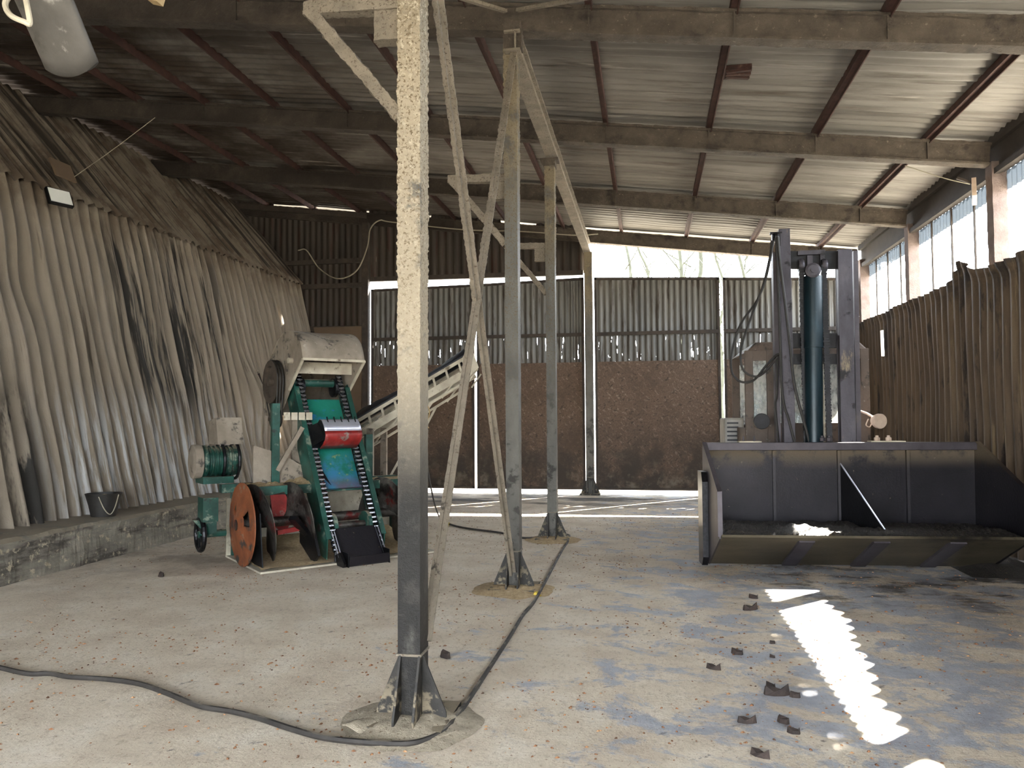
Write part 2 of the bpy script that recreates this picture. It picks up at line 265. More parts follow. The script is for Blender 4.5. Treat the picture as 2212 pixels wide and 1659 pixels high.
# ------------------------------------------------------------------ mesh helpers
class MB:
    def __init__(s): s.bm = bmesh.new(); s.mi = 0
    def face(s, vs):
        try:
            f = s.bm.faces.new(vs); f.material_index = s.mi; return f
        except ValueError: return None
    def hull8(s, p):
        v = [s.bm.verts.new(q) for q in p]
        for f in ((0, 3, 2, 1), (4, 5, 6, 7), (0, 1, 5, 4), (1, 2, 6, 5), (2, 3, 7, 6), (3, 0, 4, 7)): s.face([v[i] for i in f])
    def box(s, c, d, R=None):
        c = V(c); h = V(d)/2; R = R or Matrix.Identity(3)
        s.hull8([c + R @ V((sx*h.x, sy*h.y, sz*h.z)) for sz in (-1, 1) for sx, sy in ((-1, -1), (1, -1), (1, 1), (-1, 1))]); return s
    def frame(s, p0, p1, up):
        a = (V(p1)-V(p0)).normalized(); up = V(up)
        if abs(a.dot(up)) > .99: up = V((0, 1, 0)) if abs(a.y) < .9 else V((1, 0, 0))
        x = a.cross(up).normalized(); return a, x, x.cross(a)
    def bar(s, p0, p1, wd, dp, up=(0, 0, 1)):
        a, x, y = s.frame(p0, p1, up); p0, p1 = V(p0), V(p1)
        s.hull8([p + x*sx*wd/2 + y*sy*dp/2 for p in (p0, p1) for sx, sy in ((-1, -1), (1, -1), (1, 1), (-1, 1))]); return s
    def ibeam(s, p0, p1, wd, h, tf=.016, tw=.012, up=(0, 0, 1)):
        a, x, y = s.frame(p0, p1, up)
        s.bar(V(p0)+y*(h/2-tf/2), V(p1)+y*(h/2-tf/2), wd, tf, up); s.bar(V(p0)-y*(h/2-tf/2), V(p1)-y*(h/2-tf/2), wd, tf, up)
        s.bar(p0, p1, tw, h-2*tf, up); return s
    def channel(s, p0, p1, wd, h, th=.012, up=(0, 0, 1), side=1):
        a, x, y = s.frame(p0, p1, up); p0, p1 = V(p0), V(p1)
        s.bar(p0+x*side*(wd/2-th/2), p1+x*side*(wd/2-th/2), th, h, up)
        for k in (-1, 1): s.bar(p0+y*k*(h/2-th/2), p1+y*k*(h/2-th/2), wd, th, up)
        return s
    def crust(s, p0, p1, wd, dp, amp, up=(0, 0, 1), step=.02, fs=28):
        """bar with a lumpy crust; amp(point) gives the lump height"""
        a, x, y = s.frame(p0, p1, up); p0, p1 = V(p0), V(p1); L = (p1-p0).length
        n = max(2, int(L/step)); per = []
        for (ax, ay, bx, by, nx, ny) in ((-1, -1, 1, -1, 0, -1), (1, -1, 1, 1, 1, 0), (1, 1, -1, 1, 0, 1), (-1, 1, -1, -1, -1, 0)):
            ln = wd if ny else dp; k = max(2, int(ln/step))
            for i in range(k):
                f = i/k; dn = V((nx, ny)).normalized() if i else V((nx+(ax if not nx else 0), ny+(ay if not ny else 0))).normalized()
                per.append(((ax+(bx-ax)*f)*wd/2, (ay+(by-ay)*f)*dp/2, dn))
        prev = None
        for j in range(n+1):
            c = p0 + (p1-p0)*(j/n); ring = []
            for (u, v, dn) in per:
                q = c + x*u + y*v; am = amp(q)
                d = am*(.35+max(-.3, noise.noise(q*fs)) + .5*noise.noise(q*fs*.35)) if am else 0
                ring.append(s.bm.verts.new(q + (x*dn.x+y*dn.y)*d))
            if prev:
                for i in range(len(ring)): s.face([prev[i], prev[(i+1) % len(ring)], ring[(i+1) % len(ring)], ring[i]])
            else: s.face(ring[::-1])
            prev = ring
        s.face(prev); return s
    def tube(s, pts, r, seg=8, closed=False, cap=True):
        pts = [V(p) for p in pts]; n = len(pts); prev = None; first = None; xl = None
        for i, p in enumerate(pts):
            a = ((pts[(i+1) % n]-pts[i-1]) if closed else (pts[min(i+1, n-1)]-pts[max(i-1, 0)])).normalized()
            if xl is None:
                u = V((0, 0, 1)) if abs(a.z) < .9 else V((1, 0, 0)); xl = a.cross(u).normalized()
            xl = (xl - a*xl.dot(a)).normalized(); y = xl.cross(a)
            rr = r[i] if isinstance(r, (list, tuple)) else r
            ring = [s.bm.verts.new(p + (xl*math.cos(2*PI*k/seg) + y*math.sin(2*PI*k/seg))*rr) for k in range(seg)]
            if prev:
                for k in range(seg): s.face([prev[k], prev[(k+1) % seg], ring[(k+1) % seg], ring[k]])
            else: first = ring
            prev = ring
        if closed:
            for k in range(seg): s.face([prev[k], prev[(k+1) % seg], first[(k+1) % seg], first[k]])
        elif cap: s.face(first[::-1]); s.face(prev)
        return s
    def lathe(s, p0, axis, prof, seg=28):
        """prof: (distance along axis, radius)"""
        a = V(axis).normalized(); u = V((0, 0, 1)) if abs(a.z) < .9 else V((1, 0, 0)); x = a.cross(u).normalized(); y = x.cross(a); prev = None; p0 = V(p0)
        for d, r in prof:
            ring = [s.bm.verts.new(p0+a*d+(x*math.cos(2*PI*k/seg)+y*math.sin(2*PI*k/seg))*max(r, 1e-4)) for k in range(seg)]
            if prev:
                for k in range(seg): s.face([prev[k], prev[(k+1) % seg], ring[(k+1) % seg], ring[k]])
            else: s.face(ring[::-1])
            prev = ring
        s.face(prev); return s
    def prism(s, poly, vec):
        vec = V(vec); a = [s.bm.verts.new(V(p)) for p in poly]; b = [s.bm.verts.new(V(p)+vec) for p in poly]; n = len(poly)
        s.face(a[::-1]); s.face(b)
        for i in range(n): s.face([a[i], a[(i+1) % n], b[(i+1) % n], b[i]])
        return s
    def grid(s, fn, nu, nv, skip=None):
        g = [[s.bm.verts.new(fn(i/nu, j/nv)) for j in range(nv+1)] for i in range(nu+1)]
        for i in range(nu):
            for j in range(nv):
                if skip and skip((i+.5)/nu, (j+.5)/nv): continue
                s.face([g[i][j], g[i+1][j], g[i+1][j+1], g[i][j+1]])
        return s
    def slab(s, fn, nu, nv, th, skip=None):
        """closed thin shell following a surface fn(u,v)"""
        s.grid(fn, nu, nv, skip); return s
    def build(s, name, m, parent=None, origin=None, smooth=False, bevel=0, solid=0):
        o_ = V(origin) if origin is not None else V((0, 0, 0))
        loc = o_
        if parent is not None and origin is None: pass
        bmesh.ops.translate(s.bm, vec=-o_, verts=s.bm.verts)
        bmesh.ops.recalc_face_normals(s.bm, faces=s.bm.faces)
        me = bpy.data.meshes.new(name); s.bm.to_mesh(me); s.bm.free()
        for x in (m if isinstance(m, (list, tuple)) else [m]): me.materials.append(M[x] if isinstance(x, str) else x)
        if smooth:
            for p in me.polygons: p.use_smooth = True
            try: me.set_sharp_from_angle(angle=math.radians(40))
            except Exception: pass
        o = bpy.data.objects.new(name, me); C.objects.link(o); o.location = loc
        if bevel:
            b = o.modifiers.new('bevel', 'BEVEL'); b.width = bevel; b.segments = 2; b.limit_method = 'ANGLE'
        if solid:
            b = o.modifiers.new('solidify', 'SOLIDIFY'); b.thickness = solid; b.offset = 0
        if parent is not None: o.parent = parent
        return o

def tag(o, label, cat, group=None, kind=None):
    o['label'] = label; o['category'] = cat
    if group: o['group'] = group
    if kind: o['kind'] = kind
    return o
def struct(o, label=None):
    o['kind'] = 'structure'
    if label: o['label'] = label
    return o
def thing(name, label, cat, loc=(0, 0, 0), rz=0, group=None):
    o = bpy.data.objects.new(name, None); C.objects.link(o); o.location = loc; o.rotation_euler = (0, 0, rz)
    o.empty_display_size = .1
    return tag(o, label, cat, group)
def cr(pts, n=8):
    """Catmull-Rom through points"""
    pts = [V(p) for p in pts]; q = [2*pts[0]-pts[1]] + pts + [2*pts[-1]-pts[-2]]; out = []
    for i in range(1, len(q)-2):
        for k in range(n):
            t_ = k/n; a, b, c, d = q[i-1], q[i], q[i+1], q[i+2]
            out.append(.5*((2*b)+(c-a)*t_+(2*a-5*b+4*c-d)*t_*t_+(3*b-a-3*c+d)*t_**3))
    out.append(pts[-1]); return out

# ------------------------------------------------------------------ setting
XL, XR, YB, YF = -9.5, 4.2, 16.1, -4.0       # left roof edge, right wall, back wall, open front
RAF = [-2.2, .95, 4.0, 7.15, 10.1, 13.15, 16.15]   # frame lines
def rbot(x): return 5.13 - .125*x            # underside of roof beams
def roofz(x): return rbot(x) + .37
def tri(x):                                  # trapezoid profile -1..1
    f = x % 1.0
    return max(-1, min(1, (abs(f-.5)*4-1)*1.7))

mb = MB(); mb.box(((XL+XR)/2-.1, (16.3+YF-1.5)/2, -.1), (XR-XL+.6, 16.3-YF+1.5, .2)); struct(mb.build('floor', 'floor'))
mb = MB(); mb.box((0, 20, -.30), (240, 240, .2)); tag(mb.build('yard_ground', 'ground'), 'pale gravel yard outside, seen under and beyond the rear doors', 'ground', kind='structure')

# ceiling
LY = 16.45-YF
def f_roof(u, v):
    y = YF+u*LY; x = XL-.1+v*(XR-XL+.5)
    lap = (y/0.95) % 1.0
    z = roofz(x) + .016*math.sin(2*PI*y/.15) - .022*lap - .03*max(0, noise.noise(V((x*.7, y*.9, 3))))*(1 if lap > .85 else .35) + .012*noise.noise(V((x*1.5, y*1.2, 9)))
    return V((x, y, z))
struct(MB().grid(f_roof, int(LY/.15*8), 46).build('ceiling', 'roof', smooth=True))
# roof beams
words = {4.0: 'overhead, just beyond the top of the picture, on the nearest column', 7.15: 'nearest of the beams in view, crossing the top of the picture', 10.1: 'second nearest, over the third column',
         13.15: 'third nearest, passing above the lifting mast', 16.15: 'farthest, above the rear doors', .95: 'right above the viewer', -2.2: 'behind the viewer'}
for y in RAF[1:]:
    a, b = V((-9.3, y, rbot(-9.3)+.135)), V((4.12, y, rbot(4.12)+.135))
    mb = MB()
    n = (b-a).normalized().cross(V((0, 1, 0))).normalized()
    amp = lambda q: .016
    up = V((.125, 0, 1)).normalized()
    mb.crust(a-up*.122, b-up*.122, .15, .022, lambda q: .008, step=.035, fs=22)
    mb.crust(a, b, .075, .23, lambda q: .02 if q.x > -5 else .01, step=.035, fs=20)
    mb.crust(a+up*.122, b+up*.122, .15, .022, lambda q: .012, step=.035, fs=18)
    for x in (-8.5, -6.3, -4.1, -2.92, -.5, .82, 2.12, 3.42): mb.box((x, y, rbot(x)+.135), (.014, .142, .225))
    o = mb.build('roof_beam', 'beam', origin=a, smooth=True)
    tag(o, 'dust-caked steel roof beam, ' + words[y], 'beam', 'roof beams across the shed')
# purlins
PX = [3.42, 2.12, .82, -.5, -1.72, -2.92, -4.1, -5.2, -6.3, -7.4, -8.5]
nm = ['first', 'second', 'third', 'fourth', 'fifth', 'sixth', 'seventh', 'eighth', 'ninth', 'tenth', 'eleventh']
for i, x in enumerate(PX):
    z = rbot(x)+.27+.04; mb = MB()
    mb.bar((x, YF+.1, z), (x, 16.3, z), .065, .075); mb.bar((x+.028, YF+.1, z-.03), (x+.028, 16.3, z-.03), .012, .10)
    tag(mb.build('roof_purlin', 'purlin', origin=(x, YF+.1, z)), 'rusty red-brown roof purlin running front to back, %s from the right-hand wall' % nm[i], 'purlin', 'purlins under the roof sheets')

# left wall: leaning sheets up to a lap line, then a second tier leaning out to the roof
XB, ZB, XT, ZT = -6.72, .42, -7.72, 4.72
def f_left(u, v):
    y = YF+u*(YB-YF)
    k = y/.2 + .15*noise.noise(V((0, y*.4, v*2)))
    s1 = .044*math.cos(2*PI*k)
    sheet = (y/.8) % 1.0
    p = V((XB+(XT-XB)*v, y, ZB+(ZT-ZB)*v)); n = V((4.3, 0, 1.0)).normalized()
    wob = .045*noise.noise(V((y*.6, v*2.5, 1))) + .02*noise.noise(V((y*2.2, v*5, 7)))
    bulge = .22*math.exp(-((y-12.9)/.35)**2-((v-.36)/.14)**2)
    dent = -.1*math.exp(-((y-8.0)/.3)**2-((v-.66)/.10)**2)
    return p + n*(s1*(1+.4*noise.noise(V((y*1.3, v*4, 5)))) + .028*sheet + wob + bulge + dent)
def f_left2(u, v):
    y = YF+u*(YB-YF); d = V((-1.73, 0, 1.96)); n = V((1.96, 0, 1.73)).normalized()
    ragged = .06*noise.noise(V((y*5, 0, 0)))+.03*noise.noise(V((y*17, 0, 0)))
    p = V((-7.66, y, 4.62)) + d*(v*(1+.03) - .03 + ragged*(1-v)*.5); sheet = (y/.8) % 1.0
    return p + n*(.03*math.cos(2*PI*y/.2) + .03*sheet + .02*noise.noise(V((y*1.2, v*3, 2))) + .02)
mb = MB(); mb.grid(f_left, 1200, 36, skip=lambda u, v: (YF+u*(YB-YF) > 13.15 and YF+u*(YB-YF) < 13.35 and .33 < v < .47))
mb.grid(f_left2, 1200, 12)
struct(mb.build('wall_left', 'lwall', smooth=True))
mb = MB(); mb.box((-2.6, YF-.05, 5.1), (14, .1, 3.6)); mb.box((-8.0, YF-.05, 2.0), (4.0, .1, 4.2)); mb.box((3.6, YF-.05, 2.0), (1.6, .1, 4.2)); struct(mb.build('wall_front_baffle', 'bwall'))  # unseen front wall, added to cut the light coming from behind the camera
# unseen wall added beyond the left sheets to keep the daylight out
mb = MB(); mb.box((-10.1, 7.5, 3.5), (.1, 20, 8)); struct(mb.build('wall_left_baffle', 'fascia'))
# concrete ledge
def f_ledge(u, v):
    y = YF-.5+u*(YB-YF+.5); prof = [(-6.15, -.05), (-6.17, .15), (-6.2, .30), (-6.2, .40), (-6.25, .435), (-6.4, .445), (-6.6, .45), (-6.95, .47)]
    x, z = prof[int(round(v*7))]
    rough = .025*noise.noise(V((y*3, z*14, 0))) + .02*noise.noise(V((y*9, z*25, 4)))
    if abs((z+.02) % .17-.085) < .0: rough -= .01
    return V((x+rough, y, z+.02*noise.noise(V((y*2.5, x*4, 2)))))
mb = MB(); mb.grid(f_ledge, 420, 7); struct(mb.build('trim_ledge', 'ledge', smooth=False))
MB().box((0, 0, 0), (.1, .1, .1)).bm.free()

# back wall
def corr(mb, x0, x1, y, z0, z1, pitch, amp, nv=6, topf=None, per=8, warp=.01):
    n = int((x1-x0)/pitch*per)
    def f(u, v):
        x = x0+u*(x1-x0); t0 = z0 if not callable(z0) else z0(x); t1 = z1 if not callable(z1) else z1(x)
        return V((x, y-amp*tri(x/pitch)+warp*noise.noise(V((x*1.1, v*3, y))), t0+(t1-t0)*v))
    return mb.grid(f, n, nv)
mb = MB()
corr(mb, -9.9, -6.12, YB+.05, -.05, lambda x: roofz(x)+.01-(.16 if -7.33 < x < -6.35 or -8.35 < x < -7.47 else 0), .14, .012)
corr(mb, -6.06, -1.25, YB+.03, lambda x: 4.62-.012*x, lambda x: roofz(x)-.01-(.09 if int(x*1.3) % 3 == 0 else 0), .17, .014)
struct(mb.build('wall_back', 'bwall', smooth=False))
mb = MB()
for z in (.25, 2.0, 3.60, 4.55, 5.10): mb.bar((-9.5, YB-.03, z), (-6.1, YB-.03, z), .08, .10)
mb.bar((-9.5, YB-.02, rbot(-9.5)+.2), (-6.1, YB-.02, rbot(-6.1)+.2), .06, .12)
struct(mb.build('trim_back_girts', 'frame'))
mb = MB(); mb.bar((-6.08, YB-.08, 0), (-6.08, YB-.08, rbot(-6.08)+.02), .14, .14, up=(0, 1, 0)); struct(mb.build('trim_back_post', 'frame'))
mb = MB(); mb.bar((-6.0, YB-.04, 4.66), (-1.3, YB-.04, 4.63), .08, .10); struct(mb.build('trim_door_head', 'frame'))
# plywood sheet leaning in the far left corner
mb = MB(); mb.prism([(-6.55, YB-.14, .01), (-6.16, YB-.14, .01), (-6.16, YB-.14, 3.62), (-7.28, YB-.14, 3.62)], (0, .03, 0)); tag(mb.build('plywood_sheet', 'ply', origin=(-6.5, YB-.14, 0)), 'tall brown plywood sheet standing against the back wall behind the bucket elevator', 'board')

def door(i, x0, x1, top):
    r = bpy.data.objects.new('door_%d' % i, None); C.objects.link(r); r.location = ((x0+x1)/2, YB, 0); struct(r)
    o_ = V(r.location); y = YB
    def bl(mb_, n_, m_, **k):
        bmesh.ops.translate(mb_.bm, vec=-o_, verts=mb_.bm.verts); return mb_.build(n_, m_, parent=r, **k)
    mb = MB()
    tz = lambda x: top[0]+(top[1]-top[0])*(x-x0)/(x1-x0)
    corr(mb, x0+.02, x1-.02, y+.035, 2.68, lambda x: tz(x), .12, .013)
    bl(mb, 'cladding_sheet', 'dclad')
    mb = MB(); mb.box(((x0+x1)/2, y+.01, 1.42), (x1-x0-.02, .02, 2.66)); bl(mb, 'strand_board', 'osb')
    mb = MB()
    mb.bar((x0, y-.02, 3.33), (x1, y-.02, 3.33), .04, .07)
    for xx in (x0+.02, x1-.02): mb.bar((xx, y+.0, .09), (xx, y+.0, tz(xx)), .05, .05, up=(0, 1, 0))
    mb.bar((x0, y, tz(x0)-.02), (x1, y, tz(x1)-.02), .05, .05)
    mb.bar((x0, y+.0, .115), (x1, y+.0, .115), .05, .05)
    bl(mb, 'door_frame', 'frame')
    return r
door(1, -5.985, -3.66, (4.44, 4.47)); door(2, -3.60, -1.30, (4.47, 4.53)); door(3, -1.075, 1.46, (4.52, 4.43)); door(4, 1.54, 4.10, (4.42, 4.32))

# right wall
def sill(y):
    return 3.36 + .30*max(0, min(1, (9.3-y)/1.7)) + .045*noise.noise(V((y*1.1, 0, 0))) + .02*noise.noise(V((y*5, 0, 0))) + .22*math.exp(-((y-10.75)/.32)**2)
def f_right(u, v):
    y = YF+u*(YB-YF); top = sill(y)
    n = .026*tri(y/.2) + .03*noise.noise(V((y*.9, v*2.5, 0))) + .02*((y/.9) % 1.0)
    over = -.10*math.exp(-((v-1)/.03)**2)*max(0, noise.noise(V((y*1.3, 3, 0)))+.3)
    return V((XR-.16-n+over, y, top*v))
def sk(u, v):
    y = YF+u*(YB-YF); z = sill(y)*v
    if abs(y-14.15) < .035 and 2.62 < z < 3.05: return True
    if abs(y-12.72) < .02 and 2.7 < z < 3.0 and int(z*30) % 2: return True
    if abs(y-9.9) < .03 and .5 < z < .95: return True
    return False
mb = MB(); mb.grid(f_right, 1200, 60, skip=sk); struct(mb.build('wall_right', 'rwall', smooth=False))
mb = MB()
mb.box((XR+.03, (YF+YB)/2, 4.84), (.06, YB-YF, .66))
mb.bar((XR-.03, YF, 4.92), (XR-.03, YB, 4.92), .05, .12); mb.bar((XR-.03, YF, 4.53), (XR-.03, YB, 4.53), .06, .07)
struct(mb.build('wall_right_top', 'fascia'))
RP = [-2.2, .95, 4.0, 7.15, 10.1, 13.15, 15.95]
pn = {-2.2: 'behind the viewer', .95: 'beside the viewer, outside the picture', 4.0: 'outside the picture on the right, nearest', 7.15: 'just outside the right edge of the picture', 10.1: 'between bright windows, nearest the right edge', 13.15: 'between bright windows, farther from the right edge', 15.95: 'in the far right corner beside the last door'}
for y in RP[1:]:
    mb = MB(); mb.crust((XR+.0, y, 0), (XR+.0, y, rbot(4.0)+.02), .16, .17, lambda q: .010, up=(0, 1, 0), step=.05, fs=14)
    tag(mb.build('wall_post', 'post', origin=(XR, y, 0), smooth=True), 'dusty mauve-brown steel wall post, ' + pn[y], 'post', 'posts along the window wall')
for i, (a, b) in enumerate(zip(RP[:-1], RP[1:])):
    r = bpy.data.objects.new('window_%d' % (i+1), None); C.objects.link(r); r.location = (XR, (a+b)/2, 3.4); struct(r); o_ = V(r.location)
    mb = MB(); n = 4
    for k in range(1, n):
        y = a+(b-a)*k/n; mb.bar((XR+.04, y, 3.3), (XR+.04, y, 4.52), .02, .03, up=(0, 1, 0))
    bmesh.ops.translate(mb.bm, vec=-o_, verts=mb.bm.verts); mb.build('mullion', 'frame', parent=r)
    mb = MB(); mb.box((XR+.07, (a+b)/2, 3.9), (.006, b-a, 1.24)); bmesh.ops.translate(mb.bm, vec=-o_, verts=mb.bm.verts); mb.build('pane', 'pane', parent=r)
    mb = MB()
    mb.grid(lambda u, v: V((XR+.1+.012*tri((a+u*(b-a))/.12), a+u*(b-a), 4.30+v*.24)), int((b-a)/.12*8), 2)
    bmesh.ops.translate(mb.bm, vec=-o_, verts=mb.bm.verts); mb.build('fibreglass_strip', 'fibre', parent=r)

# ------------------------------------------------------------------ steel columns
def amp_col(y):
    if y < 5: return lambda q: .0 if q.z < 1.2 else .011*min(1, (q.z-1.2)/1.2)
    return lambda q: .002 if q.z < 3.3 else .014*min(1, (q.z-3.3)/.8)
cl = {4.0: 'dust-crusted steel column nearest the viewer, black at its foot', 7.15: 'second steel column from the viewer, bare grey below, crossed by the foot of a brace',
      10.1: 'third steel column from the viewer, slim, with a small cap plate under the long beam', 16.2: 'farthest steel column, standing between the rear doors'}
for y in (4.0, 7.15, 10.1, 16.2):
    yy = y if y < 16 else 16.0
    X = -1.25 if y < 16 else -1.19
    top = rbot(-1.25) if y in (4.0, 7.15) else 5.04
    t_ = thing('steel_column', cl[y], 'column', (X, yy, 0), 0, 'steel columns down the middle of the shed')
    wd = .122 if y < 12 else .165
    mb = MB(); mb.crust((0, 0, .02), (0, 0, top), wd, .15, (lambda q: 0), up=(0, 1, 0), step=.3) if y > 12 else None
    if y <= 12:
        A = amp_col(y)
        mb.crust((0, 0, .02), (0, 0, top), wd, .15, lambda q: A(q), up=(0, 1, 0), step=.009 if y < 5 else .016, fs=75 if y < 5 else 45)
    mb.build('shaft', 'column', t_, smooth=True)
    mb = MB(); mb.box((0, 0, .02), (.42, .42, .025)); mb.build('base_plate', 'plate', t_)
    for sx, sy in ((-1, 0), (1, 0), (-.55, -1), (.55, -1)):
        mb = MB()
        if sy == 0: mb.prism([(sx*.055, -.006-.03, .03), (sx*.19, -.036, .03), (sx*.19, -.036, .06), (sx*.062, -.036, .36), (sx*.055, -.036, .36)], (0, .012, 0))
        else: mb.prism([(sx*.095, -.07, .03), (sx*.095, -.2, .03), (sx*.095, -.2, .06), (sx*.095, -.082, .36), (sx*.095, -.07, .36)], (.012, 0, 0))
        mb.build('gusset', 'plate', t_)
    mb = MB(); mb.box((0, 0, .36), (.135, .165, .012)); mb.build('collar', 'brace', t_)
    if y in (4.0, 7.15, 10.1):
        am = lambda q: .012 if y < 5 else .008
        br = bpy.data.objects.new('bracket', None)
        mb = MB(); mb.crust((-.05, -.02, 3.88), (-.62, -.02, 3.90), .07, .07, am, step=.016, fs=40)
        mb.crust((-.60, -.02, 3.90), (-.06, -.02, 3.24), .07, .06, am, step=.016, fs=40); mb.build('bracket', 'brace', t_, smooth=True)
        mb = MB(); mb.crust((-.14, -.0, 3.86), (-.14, -.0, 3.68), .14, .08, am, up=(0, 1, 0), step=.016, fs=40); mb.build('bracket_box', 'brace', t_, smooth=True)
    if y == 10.1:
        mb = MB(); mb.box((0, 0, 5.03), (.24, .2, .03)); mb.box((0, 0, 4.98), (.16, .18, .08)); mb.build('cap_plate', 'beam', t_)
    # small drift of sawdust round the foot
    def f_heap(u, v, sd=y):
        a = 2*PI*u; r = v*(.36+.07*noise.noise(V((math.cos(a)*2, math.sin(a)*2, sd))))
        return V((X+r*math.cos(a)*1.05, yy-.04+r*math.sin(a), .002+.052*max(0, 1-v**1.6)+(.012*noise.noise(V((r*math.cos(a)*14, r*math.sin(a)*14, sd))) if v < .95 else 0)))
    if y < 12:
        mb = MB(); mb.grid(f_heap, 48, 14)
        tag(mb.build('dust_heap', 'greydust' if y < 5 else 'sawdust', origin=(X, yy, 0), smooth=True), 'low heap of dust and shavings around the foot of the %s column' % {4.0: 'nearest', 7.15: 'second', 10.1: 'third'}[y], 'dust heap', kind='stuff')
# curled rubber flap by the nearest column foot
mb = MB()
a0, a1 = atZ(738, 1578, .03), atZ(945, 1600, .01)
def f_flap(u, v):
    p = a0.lerp(a1, u); q = V((.10+.0*u, .30, 0)); 
    return V((p.x+q.x*v, p.y+q.y*v*(.45+.55*math.sin(PI*min(1, u+.15))), .012+.045*math.exp(-(u/.16)**2)*(1-v)+.012*math.sin(PI*v)+.006*noise.noise(V((u*6, v*4, 0)))))
mb.grid(f_flap, 30, 8); tag(mb.build('floor_mat', 'greydust', solid=.006, smooth=True, origin=a0), 'thin dusty sheet with a curled edge lying under the foot of the nearest column', 'mat')

# beam along the column tops
mb = MB(); p0, p1 = V((-1.22, 7.0, 5.16)), V((-1.22, 16.1, 5.16))
mb.crust(p0+V((0, 0, -.09)), p1+V((0, 0, -.09)), .15, .018, lambda q: .004, step=.05); mb.bar(p0+V((.03, 0, 0)), p1+V((.03, 0, 0)), .012, .18); mb.crust(p0+V((0, 0, .09)), p1+V((0, 0, .09)), .15, .018, lambda q: .006, step=.05)
tag(mb.build('long_beam', 'brace', origin=p0), 'pale dusty beam running away along the column tops to the rear doors', 'beam')
mb = MB(); mb.crust((-1.22, 7.1, 5.1), (-1.22, 7.1, 5.36), .17, .12, lambda q: .01, up=(0, 1, 0)); tag(mb.build('beam_splice', 'beam', origin=(-1.22, 7.1, 5.1)), 'dark bolted splice block where the long beam meets the second column', 'beam')

# cross braces between first and second column
def brace(p0, p1, label):
    mb = MB(); p0, p1 = V(p0), V(p1)
    mb.crust(p0, p1, .052, .022, lambda q: .003 if q.z < 2.4 else .010, up=(1, 0, 0), step=.012, fs=45)
    mb.crust(p0+V((.02, 0, .02)), p1+V((.02, 0, .02)), .012, .05, lambda q: .002 if q.z < 2.4 else .006, up=(1, 0, 0), step=.012, fs=45)
    return tag(mb.build('cross_brace', 'brace', origin=p0, smooth=True), label, 'brace', 'crossed braces between the first two columns')
brace(atY(914, 1392, 4.06), atY(1108, 108, 7.10), 'dusty brace rising from the nearest column foot to the second column top')
e0, e1 = atY(1104, 1240, 7.05), atY(1025, 640, 5.35)
brace(e0, e0+(e1-e0)*1.95, 'dusty brace rising from the second column foot to the nearest column top')
for k, (a, b, l) in enumerate((((1118, 22), (1272, -6), 'thin pale wind brace under the roof, going right from the second column top'), ((1092, 24), (985, -8), 'thin pale wind brace under the roof, going left from the second column top'))):
    mb = MB(); mb.bar(atY(*a, 7.0), atY(*b, 6.2), .04, .03); tag(mb.build('wind_brace', 'brace', origin=atY(*a, 7.0)), l, 'brace')

# ------------------------------------------------------------------ bucket elevator
EL = thing('bucket_elevator', 'green chain-and-bucket elevator with a dusty rounded hood, standing left of the nearest column', 'elevator machine', (-3.62, 8.13, 0), math.radians(46))
def part(mb, n, m, p=EL, **k): return mb.build(n, m, parent=p, **k)
EX, OE = V((1, 0, 0)), V((.365, -.30, 0)); EU = V((0, .514, .857)).normalized(); EN = EX.cross(EU)
def E(x, t_, n): return OE + EX*x*.87 + EU*t_ + EN*n        # x across, t up the leg, n towards the viewer
ROT = Matrix((EX, EU, EN)).transposed()
# side plates
for s in (-1, 1):
    mb = MB(); x = s*.39
    mb.prism([E(x, .30, .03), E(x, .12, -.10), E(x, .25, -.26), E(x, 2.35, -.26), E(x, 2.35, .03)], EX*.012*s)
    mb.bar(E(x-s*.01, .30, .035), E(x-s*.01, 2.3, .035), .06, .012, up=EN)
    mb.bar(E(x-s*.05, .45, -.10), E(x-s*.05, 2.3, -.10), .012, .03, up=EN)
    part(mb, 'side_plate', 'green')
mb = MB(); mb.grid(lambda u, v: E(-.27+.54*u, .98+1.20*v, -.07), 4, 12); mb.box(E(0, .97, -.08), (.54, .02, .03), ROT); part(mb, 'slide_plate', 'slide', solid=.008)
mb = MB(); mb.prism([E(-.27, 1.15, -.066), E(-.27, 1.33, -.066), E(-.14, 1.0, -.066)], EN*.006); part(mb, 'steel_guide', 'darkmetal')
# cross shafts
mb = MB(); mb.tube([E(-.36, 2.42, -.06), E(.36, 2.42, -.06)], .05, 20); part(mb, 'head_roller', 'green', smooth=True)
mb = MB(); mb.tube([E(-.42, .50, -.10), E(.46, .50, -.10)], .045, 20); part(mb, 'tail_shaft', 'augersteel', smooth=True)
for s in (-1, 1):
    mb = MB(); mb.lathe(E(s*.24, .50, -.10), EX*s, [(-.02, .15), (.02, .15), (.02, .05), (.05, .05)], 26); part(mb, 'sprocket', 'green')
    mb = MB(); mb.lathe(E(s*.25, 2.38, -.10), EX*s, [(-.02, .12), (.02, .12), (.02, .05), (.05, .05)], 20); part(mb, 'sprocket', 'darkmetal')
# chains
for s in (-1, 1):
    mb = MB(); x = s*.30; n = 40
    for k in range(n+1):
        t_ = .18 + k*.0575
        mb.mi = 0; mb.tube([E(x-.040, t_, .004), E(x+.040, t_, .004)], .0215, 10)
        mb.mi = 1
        if k < n:
            o_ = .034 if k % 2 else .026
            for q in (-1, 1): mb.bar(E(x+q*o_, t_-.02, 0), E(x+q*o_, t_+.078, 0), .008, .036, up=EN)
    mb.mi = 1
    mb.tube([E(x, .18, 0), E(x, .08, -.06), E(x, .06, -.16), E(x, .14, -.24)], .02, 6)
    part(mb, 'chain', ['chain', 'chainside'])
